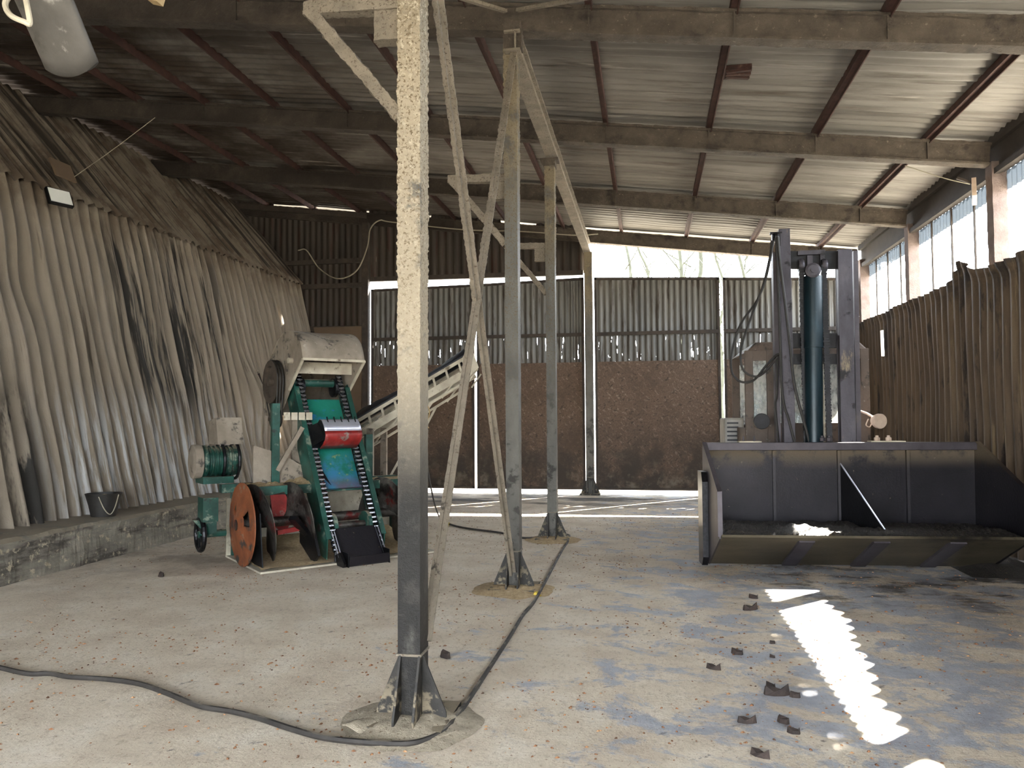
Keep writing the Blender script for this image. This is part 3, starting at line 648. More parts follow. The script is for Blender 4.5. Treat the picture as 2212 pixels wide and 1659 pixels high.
# buckets
def scoop(mb, t0, n0, up=True):
    """open scoop 0.56 wide, lip up the leg when up, pouring when not"""
    w2 = .275; prof = []
    if up: prof = [(t0, n0), (t0-.02, n0+.10), (t0-.10, n0+.185), (t0-.20, n0+.19), (t0-.28, n0+.12), (t0-.31, n0)]
    for i in range(len(prof)-1):
        (ta, na), (tb, nb) = prof[i], prof[i+1]
        yield (ta, na, tb, nb)
def lip_bucket():
    b = bpy.data.objects.new('bucket', None); C.objects.link(b); b.parent = EL
    w2 = .30; T = 1.74; N = .02
    top = [(T, N+.17), (T-.04, N+.215), (T-.12, N+.235), (T-.20, N+.24)]
    low = [(T-.20, N+.24), (T-.25, N+.23), (T-.285, N+.19), (T-.30, N+.10), (T-.30, N)]
    def shell(pr, m, nme):
        mb = MB(); n = len(pr)-1
        mb.grid(lambda u, v: E(-w2+.07+(2*w2-.07)*u, *[pr[min(n, int(v*n+1e-6))][k] for k in (0, 1)]), 12, n)
        part(mb, nme, m, p=b, solid=.008, smooth=True)
    shell(top, 'chrome', 'bright_lip'); shell(low, 'red', 'red_belly')
    for k in range(5):
        x = -w2+.15+k*.10; mb = MB(); mb.box(E(x, T-.035, N+.222), (.012, .075, .014), ROT); part(mb, 'tooth_slot', 'darkmetal', p=b)
    mb = MB()
    for x in (-w2+.07, w2): mb.prism([E(x, T, N), E(x, T, N+.17), E(x, T-.04, N+.215), E(x, T-.12, N+.235), E(x, T-.2, N+.24), E(x, T-.27, N+.19), E(x, T-.30, N)], EX*.008)
    mb.prism([E(-w2-.03, T+.0, N), E(-w2+.07, T, N+.1), E(-w2+.07, T-.28, N+.19), E(-w2-.03, T-.26, N)], EX*.008)
    mb.box(E(0, T-.14, N), (.62, .30, .01), ROT)
    part(mb, 'end_plate', 'darkmetal', p=b)
lip_bucket()
b2 = bpy.data.objects.new('bucket', None); C.objects.link(b2); b2.parent = EL
mb = MB(); pr = [(.42, .02), (.02, .06), (-.07, .09), (-.07, .16), (.0, .22)]
n = len(pr)-1; mb.grid(lambda u, v: E(-.26+.54*u, *pr[int(v*n+1e-6)]), 6, n); part(mb, 'scoop_plate', 'bucket', p=b2, solid=.012)
mb = MB()
for x in (-.275, .285): mb.prism([E(x, .40, .0), E(x, .04, .045), E(x, -.09, .08), E(x, -.10, .16), E(x, .04, .22), E(x, .12, .1), E(x, .40, .05)], EX*.008)
mb.prism([E(-.33, .12, .0), E(-.33, -.02, .0), E(-.33, -.10, .08), E(-.33, -.06, .18), E(-.33, .10, .12)], EX*.03); part(mb, 'end_plate', 'darkmetal', p=b2)
for s in (-1, 1):
    for o_ in (.29, .325):
        mb = MB(); mb.tube([E(s*o_, .40, .03), E(s*o_, .06, .08)], .006, 6); part(mb, 'link_rod', 'chrome', p=b2)
# hood
HP = [(.90, 1.95), (.45, 2.30), (.50, 2.44), (.58, 2.55), (.72, 2.63), (.90, 2.67), (1.1, 2.67), (1.25, 2.62), (1.40, 2.54), (1.6, 2.38), (1.75, 2.15), (1.84, 1.9), (1.8, 1.65), (1.5, 1.60), (1.12, 1.74)]
hd = bpy.data.objects.new('hood', None); C.objects.link(hd); hd.parent = EL
for x in (-.03, .735):
    mb = MB(); mb.prism([(x, a, b) for a, b in HP], (.012, 0, 0)); part(mb, 'side_panel', 'hood', p=hd)
cv = cr([(0, a, b) for a, b in HP[1:13]], 3); n = len(cv)-1
mb = MB(); mb.grid(lambda u, v: V((-.04+.785*u, cv[int(round(v*n))].y, cv[int(round(v*n))].z + (-.04*math.sin(PI*u)*math.sin(PI*min(1, v*2.4)) if v < .42 else 0)*(1-abs(2*u-1))*1.2)), 16, n)
part(mb, 'top_skin', 'hood', p=hd, solid=.012, smooth=True)
mb = MB(); mb.box((.355, .80, 2.22), (.75, .015, .14)); mb.bar((-.035, .9, 1.95), (-.035, .45, 2.30), .03, .02, up=(0, 0, 1)); mb.bar((.745, .9, 1.95), (.745, .45, 2.30), .03, .02, up=(0, 0, 1)); mb.bar((-.04, .45, 2.30), (.75, .45, 2.30), .02, .03)
part(mb, 'hood_rim', 'conv', p=hd)
mb = MB(); mb.tube([(-.04, .78, 2.30), (-.10, .78, 2.30)], .035, 10); part(mb, 'bolt', 'conv', p=hd)
# belt drive on the hood side
pl = bpy.data.objects.new('belt_drive', None); C.objects.link(pl); pl.parent = EL
mb = MB(); mb.lathe((-.05, 1.28, 2.06), (-1, 0, 0), [(0, .24), (.02, .27), (.035, .24), (.05, .27), (.07, .24), (.085, .27), (.10, .27), (.10, .20), (.06, .20), (.06, .05), (.12, .05)], 36); part(mb, 'pulley', 'dustydark', p=pl, smooth=False)
mb = MB(); mb.lathe((-.05, 1.18, 1.60), (-1, 0, 0), [(0, .10), (.03, .11), (.10, .11), (.10, .03), (.14, .03)], 24); part(mb, 'small_pulley', 'dustydark', p=pl)
for k in range(3):
    x = -.07-k*.035; mb = MB()
    c0, c1 = V((x, 1.28, 2.06)), V((x, 1.18, 1.60)); pts = [c0+V((0, math.cos(a)*.27, math.sin(a)*.27)) for a in [PI*j/10 for j in range(11)]] + [c1+V((0, math.cos(a)*.11, math.sin(a)*.11)) for a in [PI+PI*j/6 for j in range(7)]]
    mb.tube(pts, .010, 6, closed=True); part(mb, 'drive_belt', 'rubber', p=pl)
# frame
mb = MB(); mb.bar((-.70, .36, .80), (1.42, .36, .80), .12, .10); part(mb, 'front_beam', 'green')
mb = MB(); mb.bar((-.82, .95, .80), (1.42, .95, .80), .10, .10); part(mb, 'rear_beam', 'green')
def f_sd(u, v): return V((-.68+.70*u, .31+.45*v, .852+.05*abs(noise.noise(V((u*6, v*4, 0))))*math.sin(PI*v)*1.3+.035*math.exp(-((u-.93)/.12)**2)*math.sin(PI*v)))
for x0_, sg in ((-.82, 1), (1.30, -1)):
    pass
mb = MB(); mb.box((-.34, .68, .80), (.70, .6, .02)); mb.box((1.1, .68, .80), (.6, .6, .02)); part(mb, 'deck_plate', 'green')
def heap(name, fn, nu, nv, lab):
    m_ = MB(); m_.grid(fn, nu, nv); o = m_.build(name, 'sawdust', smooth=True); o.location = EL.location; o.rotation_euler = EL.rotation_euler; return tag(o, lab, 'sawdust', kind='stuff')
heap('sawdust_layer', f_sd, 60, 26, 'thin layer of tan sawdust lying on the green deck of the elevator machine')
heap('sawdust_layer', lambda u, v: V((.86+.5*u, .31+.4*v, .852+.03*abs(noise.noise(V((u*6, v*4, 3))))*math.sin(PI*v))), 20, 12, 'thin layer of tan sawdust on the right end of the green front beam')
heap('sawdust_layer', lambda u, v: V((-.72+2.0*u, -.22+1.1*v, .035+.18*v*v+.03*noise.noise(V((u*7, v*5, 3))))), 60, 20, 'bed of tan sawdust spilled in the trough under the auger')
mb = MB(); mb.box((.30, .35, .015), (2.10, 1.25, .02)); mb.box((.30, .96, .35), (2.1, .02, .66)); part(mb, 'trough', 'conv')
for x, y in ((-.66, .95), (1.38, .40), (1.38, .92)):
    mb = MB(); mb.bar((x, y, .02), (x, y, .78), .08, .08, up=(0, 1, 0)); part(mb, 'frame_leg', 'green')
for x, zt in ((-.30, 1.78), (.88, 1.40)):
    mb = MB(); mb.bar((x, .62, .85), (x, .62, zt), .09, .06, up=(0, 1, 0)); part(mb, 'upright', 'green')
mb = MB(); mb.bar((-.28, .60, 1.0), (-.0, .55, 1.5), .04, .05); part(mb, 'diagonal_stay', 'hood')
mb = MB(); mb.prism([(-.55, .62, .84), (-.55, .62, 1.3), (-.2, .62, 1.18), (.1, .62, 1.0), (.1, .62, .84)], (0, .02, 0)); part(mb, 'guard_plate', 'hood')
mb = MB(); mb.prism([(-.05, .75, .84), (-.05, .75, 1.62), (.3, .75, 1.62), (.75, .75, 1.2), (.75, .75, .84)], (0, .02, 0)); part(mb, 'chute_plate', 'hood')
for k in range(4):
    mb = MB(); mb.box((-.17+k*.09, .60, 1.63), (.075, .01, .09)); part(mb, 'slat', 'conv')
# electric motor
mo = bpy.data.objects.new('motor', None); C.objects.link(mo); mo.parent = EL
mb = MB(); mb.lathe((-.95, 1.35, 1.10), (1, 0, 0), [(0, .17), (.03, .19), (.06, .19)] + [z for k in range(6) for z in ((.08+k*.05, .165), (.10+k*.05, .165), (.10+k*.05, .185), (.12+k*.05, .185))] + [(.44, .17), (.46, .05)], 28); part(mb, 'motor_body', 'green', p=mo)
mb = MB(); mb.lathe((-1.06, 1.35, 1.10), (1, 0, 0), [(0, .12), (.02, .2), (.11, .2)], 28); part(mb, 'fan_cover', 'hood', p=mo)
for x_ in (-.72, -.55):
    mb = MB(); mb.tube([V((x_, 1.35+.22*math.cos(a), 1.10+.22*math.sin(a))) for a in [2*PI*j/24 for j in range(24)]], .018, 8, closed=True); part(mb, 'guard_ring', 'darkmetal', p=mo)
mb = MB(); mb.box((-.78, 1.35, .88), (.35, .35, .08)); part(mb, 'motor_foot', 'green', p=mo)
mb = MB(); mb.prism([(-.80, 1.15, 1.30), (-.80, 1.55, 1.30), (-.80, 1.55, 1.58), (-.80, 1.25, 1.62)], (.30, 0, 0)); part(mb, 'switch_box', 'hood')
# augers
mb = MB(); mb.tube([(-.85, .25, .46), (1.3, .25, .46)], .055, 18); part(mb, 'auger_shaft', 'augersteel', smooth=True)
def flight(x0, x1, turns, ph, hand, m, r=.43):
    mb = MB(); n = int(abs(turns)*36)
    mb.grid(lambda u, v: V((x0+(x1-x0)*u+.01*noise.noise(V((u*8, v*3, 0))), .25+math.cos(ph+hand*2*PI*turns*u)*(.05+(r-.05)*v), .46+math.sin(ph+hand*2*PI*turns*u)*(.05+(r-.05)*v))), n, 6)
    part(mb, 'auger_flight', m, solid=.010)
flight(-.74, -.10, 1.5, PI*.2, 1, 'augersteel'); flight(1.25, .78, 1.0, 0, -1, 'augersteel')
# orange end disc with two slots
mb = MB(); cx, cy, cz, R_ = -.78, .25, .46, .45
ang = [2*PI*k/48 for k in range(48)]
def disc_pt(a, r): return V((cx, cy+r*math.cos(a), cz+r*math.sin(a)))
mb.grid(lambda u, v: V((cx-.06*(1-v)*(1-v), 0, 0))+V((0, cy+(.06+(R_-.06)*v)*math.cos(2*PI*u)*(1+.03*noise.noise(V((math.cos(6.28*u)*3, math.sin(6.28*u)*3, 0)))), cz+(.06+(R_-.06)*v)*math.sin(2*PI*u))), 48, 8,
        skip=lambda u, v: (.25 < v < .62 and (abs(u-.45) < .045 or abs(u-.12) < .03)))
part(mb, 'end_disc', 'orange', solid=.014)
mb = MB(); mb.prism([(-.70, -.18, .05), (-.70, .55, .05), (-.70, .62, .60), (-.70, .3, .84), (-.70, -.08, .6)], (.012, 0, 0)); mb.build('frame_side', 'darkmetal', parent=EL)
mb = MB(); mb.prism([(-.12, -.25, .12), (-.12, -.1, .02), (-.12, .3, .2), (-.12, .3, .5), (-.12, -.05, .45)], (.03, 0, 0)); part(mb, 'skid_shoe', 'darkmetal')
mb = MB(); mb.bar((-.05, .15, .26), (-.32, -.02, .52), .09, .05); part(mb, 'scraper_arm', 'darkmetal')
mb = MB(); mb.prism([(-.46, .3, .75), (-.30, .3, .78), (-.18, .3, .5), (-.3, .3, .3), (-.42, .3, .42)], (0, .02, 0)); part(mb, 'red_panel', 'red')
mb = MB(); mb.bar((-.45, .10, .36), (-.05, .10, .40), .04, .05); part(mb, 'red_bar', 'red')
# left end gearbox and handwheel
mb = MB(); mb.box((-1.06, .55, .62), (.16, .22, .26)); mb.prism([(-1.2, .62, .50), (-1.0, .42, .50), (-1.0, .42, .38), (-1.08, .5, .34)], (.02, .12, 0)); part(mb, 'gearbox', 'green')
wh = bpy.data.objects.new('handwheel', None); C.objects.link(wh); wh.parent = EL
mb = MB(); mb.tube([V((-1.12, .62+.17*math.cos(a), .34+.17*math.sin(a))) for a in [2*PI*j/24 for j in range(24)]], .028, 8, closed=True)
for j in range(5): a = 2*PI*j/5; mb.bar((-1.12, .62, .34), (-1.12, .62+.16*math.cos(a), .34+.16*math.sin(a)), .03, .02, up=(1, 0, 0))
part(mb, 'wheel_rim', 'darkmetal', p=wh); mb = MB(); mb.tube([(-1.14, .62, .34), (-.85, .62, .34)], .04, 12); part(mb, 'wheel_hub', 'green', p=wh)
# road wheel behind on the right
mb = MB(); mb.lathe((1.05, 1.75, .95), (1, 0, 0), [(0, .22), (.02, .32), (.07, .34), (.16, .34), (.2, .32), (.2, .22)], 32); part(mb, 'tyre', 'rubber', smooth=True)
mb = MB(); mb.bar((1.08, .98, .3), (1.15, 1.75, .95), .06, .06); part(mb, 'axle_arm', 'green')

# ------------------------------------------------------------------ belt conveyor
c0, c1 = atY(782, 922, 10.1), atY(1012, 787, 10.35)
c0 = c0 - (c1-c0)*.12
CV = thing('belt_conveyor', 'cream lattice-framed belt conveyor rising to the right behind the nearest column', 'conveyor', (c0.x, c0.y, 0))
CO = V((c0.x, c0.y, 0)); ax = (c1-c0).normalized(); cn = ax.cross(V((0, 1, 0))).normalized()
if cn.z < 0: cn = -cn
side = ax.cross(cn).normalized()
if side.y > 0: side = -side           # towards the viewer
Lc = (c1-c0).length
def CP(t_, n, s): return c0-CO + ax*t_ + cn*n + side*s
for s, nme in ((.0, 'side_truss'), (-.55, 'side_truss')):
    mb = MB(); mb.bar(CP(0, .10, s), CP(Lc, .10, s), .03, .045, up=cn); mb.bar(CP(0, -.08, s), CP(Lc, -.08, s), .03, .10, up=cn); mb.bar(CP(.1, -.22, s), CP(Lc-.25, -.19, s), .03, .03, up=cn)
    for k in range(9):
        t_ = .12+k*(Lc-.2)/8.3; mb.bar(CP(t_, -.05, s), CP(t_+.04, .10, s), .03, .03, up=side)
        if k % 2 == 0: mb.bar(CP(t_, -.22, s), CP(t_+.22, -.12, s), .02, .02, up=side)
    part(mb, nme, 'conv', p=CV)
mb = MB()
def f_belt(u, v):
    a = v*2-1; lump = .045*math.sin(u*7.5)*(.4+.6*v)+.03*noise.noise(V((u*9, v*4, 0)))
    return CP(-.05+u*(Lc+.1), .10+.10*(1-a*a)+lump*(1-a*a)+.03, .02-.59*v)
mb.grid(f_belt, 60, 14); part(mb, 'belt', 'belt', p=CV, solid=.012, smooth=True)
mb = MB(); mb.grid(lambda u, v: CP(-.05+u*(Lc+.1), -.03, .0-.55*v), 20, 2); part(mb, 'return_belt', 'belt', p=CV, solid=.01)
for t_ in (.02, Lc+.02):
    mb = MB(); mb.tube([CP(t_, .04, .02), CP(t_, .04, -.57)], .075, 20); part(mb, 'end_roller', 'darkmetal', p=CV, smooth=True)
mb = MB(); mb.prism([CP(Lc-.06, -.16, .03), CP(Lc+.10, -.12, .03), CP(Lc+.14, .10, .03), CP(Lc+.02, .14, .03), CP(Lc-.06, .1, .03)], side*.015); part(mb, 'end_guard', 'conv', p=CV)
q = atY(800, 930, 10.05)-CO
for s in (0, -.55):
    mb = MB(); mb.bar(V((q.x, q.y-s, 0)), V((q.x, q.y-s, q.z+.03)), .09, .05, up=(0, 1, 0)); part(mb, 'support_leg', 'hood', p=CV)
mb = MB(); mb.bar(CP(Lc*.62, -.2, 0), V((q.x+.05, q.y, .4)), .03, .03); mb.bar(CP(Lc*.62, -.2, -.55), V((q.x+.05, q.y+.5, .4)), .03, .03); part(mb, 'prop', 'conv', p=CV)
mb = MB(); pts = cr([atY(920, 868, 10.0), atY(928, 890, 10.0), atY(922, 915, 10.0), atY(926, 925, 10.0)]); mb.tube(pts, .008, 6); tag(mb.build('baler_twine', 'wood', origin=pts[0]), 'frayed piece of twine hanging from the conveyor frame beside the nearest column', 'twine')
mb = MB(); pts = cr([atY(913, 905, 9.9), atY(918, 960, 9.9), atY(925, 1020, 9.9), atY(938, 1085, 10.2), atZ(950, 1118, .02), atZ(965, 1131, .02)]); mb.tube(pts, .011, 6); tag(mb.build('hanging_cable', 'cable', origin=pts[-1]), 'thin black cable hanging from the conveyor down to the floor', 'cable')

# ------------------------------------------------------------------ loader with mast and bucket
FK = thing('forklift_loader', 'dirty mast forklift with a wide steel bucket, parked at the right facing the viewer', 'forklift', (1.95, 10.3, 0))
FO = V((1.95, 10.3, 0))
def fp(mb, n, m, p=FK, **k):
    bmesh.ops.translate(mb.bm, vec=-FO, verts=mb.bm.verts); return mb.build(n, m, parent=p, **k)
def fe(n):
    o = bpy.data.objects.new(n, None); C.objects.link(o); o.parent = FK; return o
# bucket
BK = fe('loader_bucket'); BO = V((.685, 7.84, 0)); BR = Matrix.Rotation(math.radians(4.5), 3, 'Z'); BW = 2.86
def B(x, y, z): return BO + BR @ V((x, y, z))
prof = [(1.00, 1.30), (1.02, .35), (.93, .14), (.74, .03), (0.0, .41)]
n = len(prof)-1
mb = MB(); mb.grid(lambda u, v: B(BW*u, prof[int(v*2+1e-6)][0], prof[int(v*2+1e-6)][1]), 8, 2); fp(mb, 'back_plate', 'bucket', BK, solid=.015)
mb = MB(); mb.grid(lambda u, v: B(BW*u, *prof[2+int(v*2+1e-6)]), 40, 2); fp(mb, 'belly_plate', 'bucketlow', BK, solid=.02)
sp = [(1.03, 1.31), (.93, 1.31), (0.0, .86), (-.01, .40), (.72, 0.02), (.95, .06), (1.05, .3)]
for x, m_ in ((-.012, 'buckettrim'), (BW, 'bucket')):
    mb = MB(); mb.prism([B(x, a, b) for a, b in sp], BR @ V((.018, 0, 0))); mb.bar(B(x+.009, .93, 1.31), B(x+.009, 0, .86), .045, .012); mb.bar(B(x+.009, 0, .86), B(x+.009, -.01, .42), .045, .012, up=(0, 1, 0)); fp(mb, 'side_plate', m_, BK)
mb = MB(); mb.prism([B(-.075, .98, 1.0), B(-.075, .72, 1.0), B(-.075, .66, .9), B(-.075, .66, .1), B(-.075, .75, .0), B(-.075, .98, .0)], BR @ V((.06, 0, 0))); fp(mb, 'wear_pad', 'chainside', BK)
mb = MB(); mb.bar(B(-.01, .97, 1.265), B(BW+.01, .97, 1.265), .08, .085); fp(mb, 'top_rail', 'buckettrim', BK, bevel=.006)
for x in (.75, 1.44, 2.16):
    mb = MB(); mb.bar(B(x, .975, 1.22), B(x, .985, .25), .03, .05, up=(0, 1, 0)); fp(mb, 'rib', 'bucket', BK)
for x in (.82, 1.52, 2.22):
    mb = MB(); mb.hull8([B(x+dx, yy, zz) for (yy, zz) in ((.71, .010), (.02, .368)) for dx, yy2 in ((-.07, 0), (.07, 0))] + [B(x+dx, yy-.01, zz-.014) for (yy, zz) in ((.71, .010), (.02, .368)) for dx, yy2 in ((-.07, 0), (.07, 0))]) if False else mb.bar(B(x, .70, .028), B(x, .0, .385), .15, .03)
    fp(mb, 'wear_strap', 'buckettrim', BK)
mb = MB(); mb.bar(B(0, -.03, .415), B(BW, -.03, .415), .10, .025, up=(0, .45, .9)); fp(mb, 'cutting_edge', 'bucketlow', BK)
mb = MB(); mb.prism([B(1.44, 1.0, 1.10), B(1.44, 1.0, .35), B(1.60, .2, .35), B(1.60, .15, .47)], BR @ V((.01, 0, 0))); fp(mb, 'gusset', 'darkmetal', BK)
mb = MB(); mb.bar(B(1.445, .985, 1.10), B(1.605, .14, .47), .014, .010); fp(mb, 'gusset_glint', 'chrome', BK)  # bright strip stands in for the glint along the gusset's front edge
for px in (1617, 1641, 1793, 1808, 1912, 1937):
    q = B((px-1527)/ (2120-1527)*BW, 1.0, 1.32); big = px > 1700; mb = MB(); r_ = .032 if big else .012
    mb.lathe(q, (0, 0, 1), [(0, r_), (.035 if big else .02, r_), (.04, r_*.6), (.06, r_*.5)], 6 if big else 10); fp(mb, 'bolt', 'lampc' if px > 1900 else 'buckettrim', BK)
for a, b in ((1605, 1655), (1895, 1970)):
    mb = MB(); x0, x1 = [(p_-1527)/(2120-1527)*BW for p_ in (a, b)]; mb.box(B((x0+x1)/2, 1.0, 1.315), (x1-x0, .12, .012), BR); fp(mb, 'bolt_plate', 'conv', BK)
# quick hitch frame behind bucket
mb = MB(); mb.box((1.95, 9.12, .75), (1.3, .12, .9)); fp(mb, 'carriage', 'darkmetal')
# compost in bucket
def f_comp(u, v):
    p = B(.02+(BW-.04)*u, .0+.97*v, 0); h = .45+.04*noise.noise(V((u*9, v*3, 0)))+.025*noise.noise(V((u*40, v*14, 2)))+.012*noise.noise(V((u*110, v*40, 5)))+.05*math.sin(PI*min(1, v*1.6))*(1-.7*u)-.02*u
    return V((p.x, p.y, h if v > .02 else .415))
mb = MB(); mb.grid(f_comp, 220, 40); tag(mb.build('compost_load', 'compost', origin=B(0, 0, .4)), 'layer of wet black compost lying in the loader bucket', 'compost', kind='stuff')
# mast
def rail(a0, a1, b0, b1, Y0, Y1, nme, dp=.12):
    mb = MB(); t0, t1 = atY((a0[0]+a1[0])/2, a0[1], Y1), atY((b0[0]+b1[0])/2, b0[1], Y0)
    dirn = (t0-t1); t1 = t1 - dirn*(t1.z-.15)/dirn.z
    wd = (a1[0]-a0[0])/FPX*9.4
    mb.channel(t1, t0, dp, wd, .016, up=(1, 0, 0), side=1); fp(mb, nme, 'mast'); return t0, t1
mb = MB(); 
lt, lb = atY(1692, 497, 9.35), atY(1704, 955, 9.2)
rt, rb = atY(1822, 541, 9.35), atY(1830, 955, 9.2)
def ext(t_, b_, z=.15): d = t_-b_; return b_ + d*((z-b_.z)/d.z)
for (a, b, w1) in ((lt, ext(lt, lb), .125), (rt, ext(rt, rb), .155)):
    mb = MB(); mb.bar(b, a, .10, w1*.96, up=(1, 0, 0)); mb.bar(b+V((0, -.06, 0)), a+V((0, -.06, 0)), .02, w1, up=(1, 0, 0)); mb.bar(b+V((0, .07, 0)), a+V((0, .07, 0)), .02, w1, up=(1, 0, 0)); fp(mb, 'mast_rail', 'mast', bevel=.004)
for (tx, bx) in (((1672, 548), (1680, 955)), ((1845, 545), (1852, 955))):
    a, b = atY(*tx, 9.5), atY(*bx, 9.35); mb = MB(); mb.bar(ext(a, b), a, .14, .05, up=(1, 0, 0)); fp(mb, 'outer_mast_rail', 'buckettrim')
for y_, h_, th in ((562, .20, .08), (736, .17, .08), (776, .12, .06)):
    mb = MB(); a, b = atY(1700, y_, 9.42), atY(1822, y_, 9.42); mb.bar(a, b, th, h_); fp(mb, 'mast_crossbar', 'darkmetal')
mb = MB(); mb.box(atY(1750, 548, 9.4), (.30, .16, .05)); mb.box(atY(1748, 568, 9.38), (.06, .10, .16)); mb.box(atY(1775, 562, 9.38), (.05, .10, .16)); fp(mb, 'crosshead', 'mast')
# cylinder
ct, cb = atY(1756, 598, 9.22), atY(1759, 955, 9.1); cb = ext(ct, cb, .35)
mb = MB(); mid = ct.lerp(cb, .29); mb.tube([ct, mid], .104, 28); fp(mb, 'lift_cylinder', 'teal', smooth=True)
mb = MB(); mb.tube([mid, cb], .096, 28); fp(mb, 'cylinder_barrel', 'teal', smooth=True)
q = atY(1755, 585, 9.15); mb = MB(); mb.lathe(q, (0, -1, 0), [(-.04, .085), (.04, .085), (.05, .06), (.05, .03), (.07, .03)], 24); fp(mb, 'pin_boss', 'mast')
def chainstrip(px_t, py_t, px_b, Y, m_, wd=.065):
    a, b = atY(px_t, py_t, Y), atY(px_b, 955, Y-.1); b = ext(a, b, .5); mb = MB(); n = int((a-b).length/.03)
    for k in range(n):
        p = a.lerp(b, (k+.5)/n); mb.box(p, (wd if k % 2 else wd*.86, .03, .026))
    mb.bar(b, a, wd*.7, .02, up=(0, 1, 0)); fp(mb, 'lift_chain', m_)
chainstrip(1731, 574, 1742, 9.25, 'darkmetal'); chainstrip(1779, 572, 1792, 9.25, 'darkmetal'); chainstrip(1774, 780, 1780, 9.32, 'conv', .035)
for px in (1730, 1780):
    mb = MB(); mb.lathe(atY(px, 574, 9.3)+V((-.03, 0, 0)), (1, 0, 0), [(0, .07), (.02, .08), (.04, .08), (.06, .07)], 20); fp(mb, 'chain_roller', 'mast')
# hose pulley on mast top
mb = MB(); q = atY(1668, 508, 9.3); mb.box(q+V((.04, 0, .02)), (.13, .06, .02)); mb.box(q+V((.0, 0, -.05)), (.012, .07, .14)); mb.box(q+V((.08, 0, -.06)), (.012, .07, .16)); mb.lathe(q+V((.0, -.02, -.03)), (1, 0, 0), [(0, .04), (.02, .055), (.05, .055), (.07, .04)], 16); fp(mb, 'hose_pulley', 'darkmetal')
def hose(pts, r=.013, m_='rubber', Y=9.15):
    mb = MB(); mb.tube(cr([atY(x, y, Y) for x, y in pts], 8), r, 8); fp(mb, 'hydraulic_hose', m_, smooth=True)
hose([(1667, 520), (1662, 560), (1640, 640), (1600, 700), (1581, 760), (1580, 800), (1592, 820), (1610, 826), (1630, 820), (1655, 790), (1676, 768), (1686, 765)])
hose([(1671, 520), (1655, 600), (1632, 660), (1604, 740), (1600, 780), (1608, 802), (1624, 812), (1640, 812), (1660, 795), (1680, 770)], Y=9.12)
hose([(1680, 512), (1684, 560), (1694, 640), (1706, 740), (1716, 830), (1735, 905), (1748, 955), (1750, 975)], .016, Y=9.05)
hose([(1676, 515), (1680, 600), (1684, 700), (1690, 850), (1705, 910), (1716, 955), (1718, 975)], .014, Y=9.08)
hose([(1680, 768), (1678, 850), (1675, 880), (1682, 955)], .012, Y=9.25)
# cab
cy0, cy1 = 10.0, 11.5
cx0, cx1 = 1.20, 2.66
mb = MB(); mb.hull8([V(p) for p in ((cx0+.02, cy0-.02, 2.40), (cx1-.0, cy0-.02, 2.40), (cx1, cy1, 2.42), (cx0, cy1, 2.42), (cx0+.14, cy0+.06, 2.53), (cx1-.1, cy0+.06, 2.53), (cx1-.1, cy1-.1, 2.54), (cx0+.14, cy1-.1, 2.54))]); fp(mb, 'cab_roof', 'cab', bevel=.02)
for x, y in ((cx0+.05, cy0), (cx0+.32, cy0), (cx1-.05, cy0), (cx0+.05, cy1-.05), (cx1-.05, cy1-.05)):
    wd = .10 if x != cx0+.32 else .12
    mb = MB(); mb.bar((x, y, .75), (x, y, 2.42), wd, .08, up=(0, 1, 0)); fp(mb, 'cab_pillar', 'cab', bevel=.008)
for z_, h_ in ((2.35, .12), (1.46, .10)):
    mb = MB(); mb.box(((cx0+cx1)/2, cy0, z_), (cx1-cx0-.02, .07, h_)); fp(mb, 'window_frame', 'cab')
mb = MB(); mb.box(((cx0+.38+cx1-.1)/2, cy0+.01, 1.9), (cx1-cx0-.48, .008, .86)); fp(mb, 'windscreen', 'dirtyglass')
mb = MB(); mb.box((cx0+.185, cy0+.01, 1.9), (.17, .008, .86)); fp(mb, 'side_window', 'dirtyglass')
mb = MB(); mb.box(((cx0+cx1)/2, cy1-.05, 1.9), (cx1-cx0-.2, .008, .86)); fp(mb, 'rear_window', 'dirtyglass')
mb = MB(); mb.box(((cx0+cx1)/2, cy0+.02, 1.08), (cx1-cx0, .10, .70)); mb.box((cx0+.02, (cy0+cy1)/2, 1.1), (.05, cy1-cy0, .7)); mb.box((cx1-.02, (cy0+cy1)/2, 1.1), (.05, cy1-cy0, .7)); fp(mb, 'cab_panel', 'cab', bevel=.01)
mb = MB(); mb.box(((cx0+cx1)/2, 10.8, .62), (1.25, 2.4, .35)); fp(mb, 'chassis', 'darkmetal', bevel=.02)
mb = MB(); mb.box((1.95, 12.0, 1.1), (1.2, .95, .8)); fp(mb, 'counterweight', 'cab', bevel=.06)
mb = MB(); mb.prism([atY(1838, 735, 9.7), atY(1848, 735, 9.7), atY(1877, 958, 9.7), atY(1845, 958, 9.7)], (0, .06, 0)); fp(mb, 'side_brace_plate', 'cab')
gq = atY(1566, 906, 10.9); mb = MB(); 
mb.box(gq+V((.12, .35, -.22)), (.26, .7, .48)); fp(mb, 'engine_cover', 'cowl', bevel=.03)
for k in range(7):
    mb = MB(); mb.box(gq+V((.10, -.006, -.05-k*.058)), (.15, .014, .022)); fp(mb, 'grille_slot', 'darkmetal')
for px, py, Y, r_, m_, nme in ((1645, 908, 9.55, .095, 'darkmetal', 'headlamp'), (1891, 908, 9.25, .085, 'lampc', 'headlamp')):
    q = atY(px, py, Y); mb = MB(); mb.lathe(q+V((0, .10, 0)), (0.45 if px > 1800 else 0, -1, -.1), [(0, .03), (.03, r_*.7), (.08, r_*.97), (.12, r_), (.13, r_*.95), (.13, 0.01)], 28); fp(mb, nme, m_, smooth=True)
